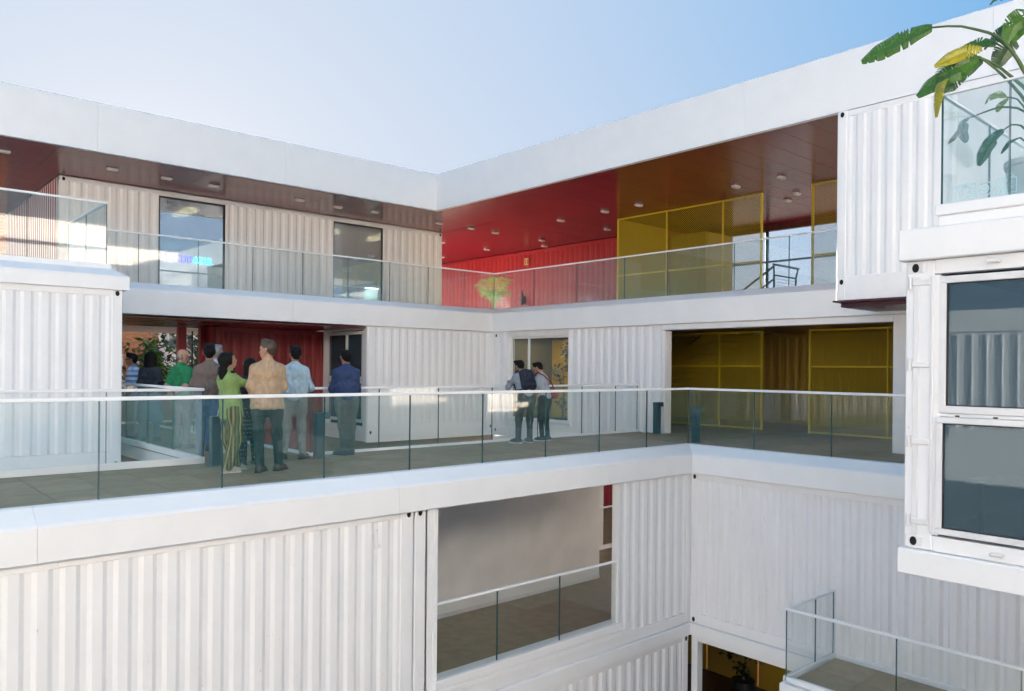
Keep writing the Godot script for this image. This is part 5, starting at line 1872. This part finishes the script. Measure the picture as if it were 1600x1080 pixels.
# ---------------------------------------------------------------- plants
# a broad leaf along a curved midrib, folded and torn at the edges
func blade(mb: MB, pts: Array, width: float, side: Vector3, fold: float, tears: int, seed_: int) -> void:
	var r := RandomNumberGenerator.new()
	r.seed = seed_
	var c := Curve3D.new()
	for i in pts.size():
		var tan_ := Vector3.ZERO
		if i > 0 and i < pts.size() - 1:
			tan_ = (pts[i + 1] - pts[i - 1]) * 0.2
		c.add_point(pts[i], -tan_, tan_)
	var n := 26
	var total := c.get_baked_length()
	var cut := {}
	for k in tears:
		cut[r.randi_range(4, n - 3) * (1 if r.randf() < 0.5 else -1)] = r.randf_range(0.25, 0.8)
	for i in n:
		var t0 := float(i) / n
		var t1 := float(i + 1) / n
		var p0 := c.sample_baked(t0 * total)
		var p1 := c.sample_baked(t1 * total)
		var d := (c.sample_baked(minf(t0 + 0.05, 1.0) * total) - c.sample_baked(maxf(t0 - 0.05, 0.0) * total)).normalized()
		var sd := (side - d * side.dot(d)).normalized()
		var up := sd.cross(d).normalized()
		if up.y < 0:
			up = -up
		for s: float in [-1.0, 1.0]:
			var w0 := width * pow(sin(PI * clampf(t0 * 0.93 + 0.05, 0, 1)), 0.6)
			var w1 := width * pow(sin(PI * clampf(t1 * 0.93 + 0.05, 0, 1)), 0.6)
			var key := int(i * s)
			if cut.has(key):
				w1 *= 1.0 - cut[key]
			if cut.has(int((i - 1) * s)):
				w0 *= 1.0
			var e := sd * s
			var wav := 0.05 * sin(i * 0.7 + s) * width
			var m0 := p0 + e * w0 * 0.55 + up * (fold * w0 * 0.5 + wav * 0.4)
			var m1 := p1 + e * w1 * 0.55 + up * (fold * w1 * 0.5 + wav * 0.4)
			var o0 := p0 + e * w0 + up * (fold * w0 * 0.5 - w0 * 0.25 + wav) + d * w0 * 0.18
			var o1 := p1 + e * w1 + up * (fold * w1 * 0.5 - w1 * 0.25 + wav) + d * w1 * 0.18
			mb.quad(p0, p1, m1, m0, up)
			mb.quad(m0, m1, o1, o0, up)


func stem_curve(mb: MB, pts: Array, r0: float, r1: float) -> void:
	var c := Curve3D.new()
	for i in pts.size():
		var tan_ := Vector3.ZERO
		if i > 0 and i < pts.size() - 1:
			tan_ = (pts[i + 1] - pts[i - 1]) * 0.2
		c.add_point(pts[i], -tan_, tan_)
	var n := 14
	var total := c.get_baked_length()
	for i in n:
		mb.bar(c.sample_baked(total * i / n), c.sample_baked(total * (i + 1) / n), lerpf(r0, r1, float(i) / n), lerpf(r0, r1, float(i + 1) / n), 6, false)


func build_terrace_plant() -> void:
	var t := thing("banana_plant", "large green and yellow leafed plant in a pot on the upper right terrace", "plant", P3(9.35, 3.05, 2.35))
	var mb := MB.new()
	mb.bar(P3(9.35, 3.05, 2.35), P3(9.35, 3.62, 2.35), 0.27, 0.33, 24)
	mb.bar(P3(9.35, 3.62, 2.35), P3(9.35, 3.68, 2.35), 0.345, 0.345, 24)
	part(t, "pot", mb, M.pot_grey)
	mb = MB.new()
	mb.bar(P3(9.35, 3.66, 2.35), P3(9.35, 3.685, 2.35), 0.3, 0.3, 24)
	part(t, "soil", mb, M.soil)
	var b := P3(9.35, 3.68, 2.35)
	var toward := P3(-0.67, 0, -0.74)
	var stems := [
		[[b, P3(9.15, 4.2, 2.35), P3(9.0, 4.83, 2.58), P3(9.0, 5.06, 2.84), P3(9.0, 5.18, 3.06), P3(9.0, 5.24, 3.3)], 0.028, 0.010],
		[[b, P3(9.1, 4.2, 2.36), P3(9.0, 4.54, 2.58), P3(9.0, 4.69, 2.72), P3(8.85, 4.73, 2.8)], 0.026, 0.012],
		[[b, P3(9.2, 4.15, 2.42), P3(9.05, 4.5, 2.6), P3(8.9, 4.72, 2.78)], 0.022, 0.010],
		[[b, P3(9.3, 4.4, 2.3), P3(9.35, 4.9, 2.36), P3(9.4, 5.11, 2.5)], 0.03, 0.012],
		[[b, P3(9.2, 4.6, 2.25), P3(9.0, 5.1, 2.3), P3(8.9, 5.25, 2.42)], 0.03, 0.012],
		[[b, P3(9.25, 4.05, 2.4), P3(9.2, 4.24, 2.56), P3(9.2, 4.28, 2.72), P3(9.2, 4.25, 2.9), P3(9.2, 4.23, 3.0)], 0.018, 0.007],
		[[b, P3(9.28, 3.92, 2.42), P3(9.2, 4.05, 2.52), P3(9.2, 4.07, 2.6), P3(9.2, 4.03, 2.67)], 0.016, 0.007],
		[[b, P3(9.3, 4.1, 2.45), P3(9.3, 4.36, 2.58), P3(9.3, 4.40, 2.68)], 0.016, 0.007],
		[[b, P3(9.33, 3.8, 2.42), P3(9.2, 3.92, 2.52)], 0.016, 0.008],
	]
	for s in stems:
		mb = MB.new()
		stem_curve(mb, s[0], s[1], s[2])
		part(t, "stem", mb, M.stem_green)
	var up := Vector3.UP
	var leaves := [
		[[P3(9.0, 5.24, 3.3), P3(9.0, 5.22, 3.55), P3(9.0, 5.16, 3.82), P3(8.98, 5.08, 4.06)], 0.135, Vector3(0.25, 0.95, 0.15), 0.25, 9, "leaf_green"],
		[[P3(8.70, 4.75, 2.72), P3(8.55, 4.71, 2.82), P3(8.45, 4.65, 2.93), P3(8.38, 4.58, 3.05)], 0.07, Vector3(0.3, 0.9, 0.2), 0.2, 0, "leaf_yellow"],
		[[P3(8.8, 4.70, 2.78), P3(8.62, 4.60, 2.92), P3(8.55, 4.48, 3.1), P3(8.5, 4.36, 3.26)], 0.14, Vector3(0.4, 0.8, 0.3), 0.3, 2, "leaf_green"],
		[[P3(8.9, 4.72, 2.78), P3(8.75, 4.64, 2.9), P3(8.6, 4.50, 2.98), P3(8.5, 4.30, 3.04)], 0.13, Vector3(0.6, 0.6, 0.4), 0.2, 2, "leaf_dark"],
		[[P3(8.62, 4.5, 3.0), P3(8.42, 4.42, 3.0), P3(8.3, 4.30, 2.98), P3(8.24, 4.02, 2.98)], 0.06, Vector3(0.4, 0.0, -0.9), 0.2, 2, "leaf_yellow"],
		[[P3(9.2, 4.94, 2.74), P3(9.2, 5.02, 2.9), P3(9.2, 5.0, 3.05), P3(9.2, 4.88, 3.22)], 0.08, Vector3(0.5, 0.8, 0.4), 0.3, 2, "leaf_green"],
		[[P3(9.4, 5.11, 2.5), P3(9.4, 5.17, 2.65), P3(9.4, 5.12, 2.8), P3(9.4, 5.0, 2.92)], 0.13, Vector3(0.4, 0.9, 0.5), 0.3, 3, "leaf_dark"],
		[[P3(9.4, 5.12, 2.46), P3(9.35, 5.06, 2.6), P3(9.3, 4.93, 2.7), P3(9.3, 4.74, 2.78)], 0.15, Vector3(0.7, 0.3, 0.5), 0.3, 2, "leaf_dark"],
		[[P3(9.35, 5.1, 2.42), P3(9.2, 5.15, 2.46), P3(9.1, 5.05, 2.55), P3(9.05, 4.86, 2.6)], 0.13, Vector3(0.7, -0.3, 0.6), 0.3, 2, "leaf_green"],
		[[P3(9.4, 5.16, 2.40), P3(9.5, 5.26, 2.25), P3(9.5, 5.24, 2.08), P3(9.5, 5.1, 1.9)], 0.14, Vector3(0.7, 0.4, 0.5), 0.3, 2, "leaf_green"],
		[[P3(8.9, 5.25, 2.42), P3(8.88, 5.31, 2.5), P3(8.86, 5.30, 2.6), P3(8.84, 5.23, 2.70)], 0.10, Vector3(0.6, 0.7, 0.4), 0.4, 2, "leaf_green"],
		[[P3(8.9, 5.25, 2.44), P3(8.9, 5.36, 2.3), P3(8.9, 5.36, 2.1), P3(8.9, 5.2, 1.85)], 0.15, Vector3(0.6, 0.5, 0.4), 0.4, 3, "leaf_yellow"],
		[[P3(9.2, 4.23, 3.0), P3(9.2, 4.2, 3.06), P3(9.2, 4.1, 3.06), P3(9.22, 3.98, 3.02)], 0.07, Vector3(0.4, 0.1, -0.9), 0.3, 3, "leaf_dark"],
		[[P3(9.2, 4.16, 3.06), P3(9.2, 4.08, 3.12), P3(9.2, 4.0, 3.2)], 0.04, Vector3(0.4, 0.6, -0.6), 0.3, 2, "leaf_brown"],
		[[P3(9.2, 4.03, 2.67), P3(9.2, 3.98, 2.76), P3(9.2, 3.86, 2.84), P3(9.2, 3.70, 2.9)], 0.085, Vector3(0.3, 0.3, -0.8), 0.4, 3, "leaf_dark"],
		[[P3(9.3, 4.40, 2.68), P3(9.28, 4.44, 2.74), P3(9.26, 4.42, 2.82), P3(9.25, 4.36, 2.86)], 0.06, Vector3(0.5, 0.6, 0.3), 0.4, 1, "leaf_pale"],
		[[P3(9.3, 4.38, 2.66), P3(9.26, 4.32, 2.72), P3(9.24, 4.24, 2.74)], 0.05, Vector3(0.3, 0.2, -0.8), 0.4, 1, "leaf_pale"],
		[[P3(9.2, 3.92, 2.52), P3(9.15, 3.88, 2.6), P3(9.1, 3.76, 2.66)], 0.03, Vector3(0.3, 0.3, -0.8), 0.4, 1, "leaf_dark"],
		[[P3(9.3, 3.95, 2.45), P3(9.2, 3.9, 2.42), P3(9.1, 3.72, 2.38), P3(9.05, 3.5, 2.35)], 0.08, Vector3(0.7, 0.0, -0.6), 0.4, 2, "leaf_deep"],
	]
	for i in leaves.size():
		var l: Array = leaves[i]
		mb = MB.new()
		blade(mb, l[0], l[1], l[2], l[3], l[4], 100 + i)
		part(t, "leaf", mb, M[l[5]])


func frond(mb: MB, base: Vector3, tip: Vector3, sag: float, n: int, ln: float, r: RandomNumberGenerator) -> void:
	var mid := (base + tip) / 2 + Vector3(0, sag, 0)
	var prev := base
	for i in n:
		var t := float(i + 1) / n
		var p := base.lerp(mid, t).lerp(mid.lerp(tip, t), t)
		mb.bar(prev, p, 0.008, 0.006, 5, false)
		var d := (p - prev).normalized()
		var sd := d.cross(Vector3.UP).normalized()
		if t > 0.2:
			for s: float in [-1.0, 1.0]:
				var l := ln * sin(PI * (0.12 + 0.83 * t)) * r.randf_range(0.85, 1.1)
				var dir := (sd * s + d * 0.7 + Vector3(0, 0.25, 0)).normalized()
				var q := p + dir * l * 0.55
				var e := q + (dir + Vector3(0, -0.75, 0)).normalized() * l * 0.5
				var w := d * 0.0095
				mb.quad(p - w, p + w, q + w, q - w, Vector3.UP)
				mb.tri(q - w, q + w, e, Vector3.UP)
		prev = p


func palm(label: String, at: Vector3, h: float, n: int, spread: float, m: Material, seed_: int, trunk := 0.0) -> void:
	var r := RandomNumberGenerator.new()
	r.seed = seed_
	var t := thing("palm", label, "palm", at)
	if trunk > 0:
		var mb := MB.new()
		mb.tube([Vector3.ZERO, Vector3(0.05, trunk * 0.5, 0), Vector3(0.02, trunk, 0)], [0.14, 0.11, 0.10])
		put(t, "trunk", mb.mesh(), M.bark)
	else:
		var mb := MB.new()
		mb.bar(Vector3.ZERO, Vector3(0, 0.32, 0), 0.16, 0.2, 16)
		put(t, "pot", mb.mesh(), M.pot_grey)
	var b := Vector3(0, maxf(trunk, 0.3), 0)
	for k in n:
		var a := TAU * k / n + r.randf_range(-0.3, 0.3)
		var mb := MB.new()
		var d := Vector3(cos(a), 0, sin(a)) * spread * r.randf_range(0.6, 1.0)
		frond(mb, b, b + d + Vector3(0, h * r.randf_range(0.35, 0.85), 0), h * 0.45, 14, h * 0.38, r)
		put(t, "frond", mb.mesh(), m)


func potted_tree(label: String, at: Vector3, h: float, rad: float, m: Material) -> void:
	var t := thing("potted_plant", label, "plant", at)
	var r := RandomNumberGenerator.new()
	r.seed = hash(label)
	var mb := MB.new()
	mb.bar(Vector3.ZERO, Vector3(0, 0.5, 0), 0.2, 0.27, 18)
	put(t, "pot", mb.mesh(), M.gasket)
	mb = MB.new()
	mb.tube([Vector3(0, 0.4, 0), Vector3(0.03, h * 0.5, 0.02), Vector3(0, h * 0.85, 0)], [0.03, 0.025, 0.01])
	put(t, "stem", mb.mesh(), M.bark)
	mb = MB.new()
	leaves(mb, r, Vector3(0, h * 0.66, 0), Vector3(rad, h * 0.36, rad), 260, 0.13)
	put(t, "foliage", mb.mesh(), m)


# leaf-sized faces through a volume, denser in clumps
func leaves(mb: MB, r: RandomNumberGenerator, c: Vector3, size: Vector3, n: int, ls: float) -> void:
	var clumps := []
	for k in maxi(5, n / 40):
		clumps.append(Vector3(r.randfn(0, 0.45), r.randfn(0, 0.45), r.randfn(0, 0.45)).limit_length(0.85))
	for i in n:
		var k: Vector3 = clumps[i % clumps.size()]
		var p := c + (k + Vector3(r.randfn(0, 0.16), r.randfn(0, 0.13), r.randfn(0, 0.16))) * size
		var b := Basis.from_euler(Vector3(r.randf_range(-0.9, 0.9), r.randf_range(0, TAU), r.randf_range(-0.9, 0.9)))
		var l := ls * r.randf_range(0.6, 1.2)
		mb.tint = Color.WHITE * r.randf_range(0.6, 1.25)
		mb.tint.a = 1.0
		mb.quad(p, p + b * Vector3(l * 0.32, 0.04 * l, l * 0.5), p + b * Vector3(0, -0.08 * l, l), p + b * Vector3(-l * 0.32, 0.04 * l, l * 0.5), b.y)
	mb.tint = Color.WHITE


func tree(label: String, at: Vector3, h: float, rad: float, n: int, ls: float, m: Material, seed_: int) -> void:
	var t := thing("tree", label, "tree", at, "trees outside the passage")
	var r := RandomNumberGenerator.new()
	r.seed = seed_
	var mb := MB.new()
	mb.tube([Vector3.ZERO, Vector3(0.1, h * 0.35, 0), Vector3(0.02, h * 0.7, 0.05), Vector3(0, h * 0.92, 0)], [0.16, 0.12, 0.07, 0.02])
	put(t, "trunk", mb.mesh(), M.bark)
	for k in 6:
		var a := r.randf() * TAU
		mb = MB.new()
		var y := h * r.randf_range(0.4, 0.7)
		var tip := Vector3(cos(a) * rad * 0.8, y + h * r.randf_range(0.1, 0.25), sin(a) * rad * 0.8)
		mb.tube([Vector3(0.04, y, 0), Vector3(tip.x * 0.5, y + (tip.y - y) * 0.65, tip.z * 0.5), tip], [0.06, 0.04, 0.015], 6)
		put(t, "limb", mb.mesh(), M.bark)
	mb = MB.new()
	leaves(mb, r, Vector3(0, h * 0.72, 0), Vector3(rad, h * 0.3, rad), n, ls)
	put(t, "crown", mb.mesh(), m)


func build_outside() -> void:
	palm("small bright green palm in a pot at the corner of the upper gallery", P3(15.75, 2.95, 18.55), 1.2, 11, 0.62, M.leaf_lime, 4)
	# beyond the open back of the passage
	var t := thing("brick_building", "orange brick building with white windows seen through the open passage", "building", P3(10, -6.6, 37))
	var mb := MB.new()
	mb.box(3, 11.5, -6.6, 7.5, 37, 45)
	part(t, "wall", mb, M.brick_wall)
	mb = MB.new()
	mb.box(11.5, 15.5, -6.6, 7.2, 37.5, 45)
	part(t, "white_wing", mb, M.plaster)
	for k in 5:
		for j in 4:
			var u := 4.1 + k * 1.62
			var y := -4.6 + j * 3.1 + 2.1
			var fr := MB.new()
			fr.box(u, u + 1.05, y, y + 1.35, 36.9, 37.02, 0.02)
			var wn := part(t, "window", fr, M.white_frame)
			fr = MB.new()
			fr.box(u + 0.09, u + 0.5, y + 0.1, y + 1.25, 36.88, 36.899)
			fr.box(u + 0.56, u + 0.96, y + 0.1, y + 1.25, 36.88, 36.899)
			part(wn, "pane", fr, M.dark_glass)
	for k in 2:
		for j in 4:
			var fr := MB.new()
			fr.box(12.0 + k * 1.7, 13.2 + k * 1.7, -4.0 + j * 3.1, -2.0 + j * 3.1, 37.4, 37.52, 0.02)
			var wn := part(t, "window", fr, M.white_frame)
			fr = MB.new()
			fr.box(12.1 + k * 1.7, 13.1 + k * 1.7, -3.9 + j * 3.1, -2.1 + j * 3.1, 37.38, 37.399)
			part(wn, "pane", fr, M.dark_glass)
	t = thing("planter_wall", "terracotta planter wall with bushes outside the passage", "planter", P3(9, -0.2, 25))
	mb = MB.new()
	mb.box(-6, 14, 0.45, 0.75, 25.0, 25.6, 0.03)
	mb.box(-6, 14, -6.6, 0.45, 25.05, 25.55, 0.0)
	part(t, "wall", mb, M.terracotta)
	var r := RandomNumberGenerator.new()
	r.seed = 9
	mb = MB.new()
	for k in 12:
		leaves(mb, r, P3(-3 + k * 1.2, r.randf_range(0.9, 1.3), 25.9), Vector3(0.7, 0.5, 0.5), 160, 0.16)
	var bush := part(self, "hedge", mb, M.leaf_green, "stuff")
	bush.set_meta("label", "low loose bushes growing behind the terracotta planter wall")
	bush.set_meta("category", "bushes")
	tree("slender tree with tufts of broad leaves before the brick building", P3(9.1, -6.6, 29.5), 9.6, 0.8, 420, 0.34, M.leaf_green, 21)
	tree("yellowish shrubby tree before the brick building, at the left of the passage view", P3(7.3, -6.6, 27.5), 9.0, 1.0, 900, 0.24, M.leaf_pale, 22)
	tree("dense dark tree right of the brick building, behind the narrow glass panel", P3(12.3, -6.6, 33.0), 11.5, 2.4, 2600, 0.34, M.leaf_dark, 23)
	tree("tree standing left outside the passage, mirrored in the end window", P3(2.0, -6.6, 31.0), 10.0, 2.0, 1500, 0.34, M.leaf_green, 24)
	palm("tall palm outside the passage, mirrored in the end window", P3(4.6, -6.6, 28.0), 2.0, 12, 1.8, M.leaf_green, 31, 8.4)


func _ready() -> void:
	rng.seed = 12345
	lights_and_camera()
	make_materials()
	build_ground()
	build_roof()
	build_level_three()
	build_terrace_left()
	build_level_two()
	build_level_one()
	build_ground_floor()
	build_near_box()
	build_opposite_sides()
	build_lamps()
	build_outside()
	build_terrace_plant()
	build_people()
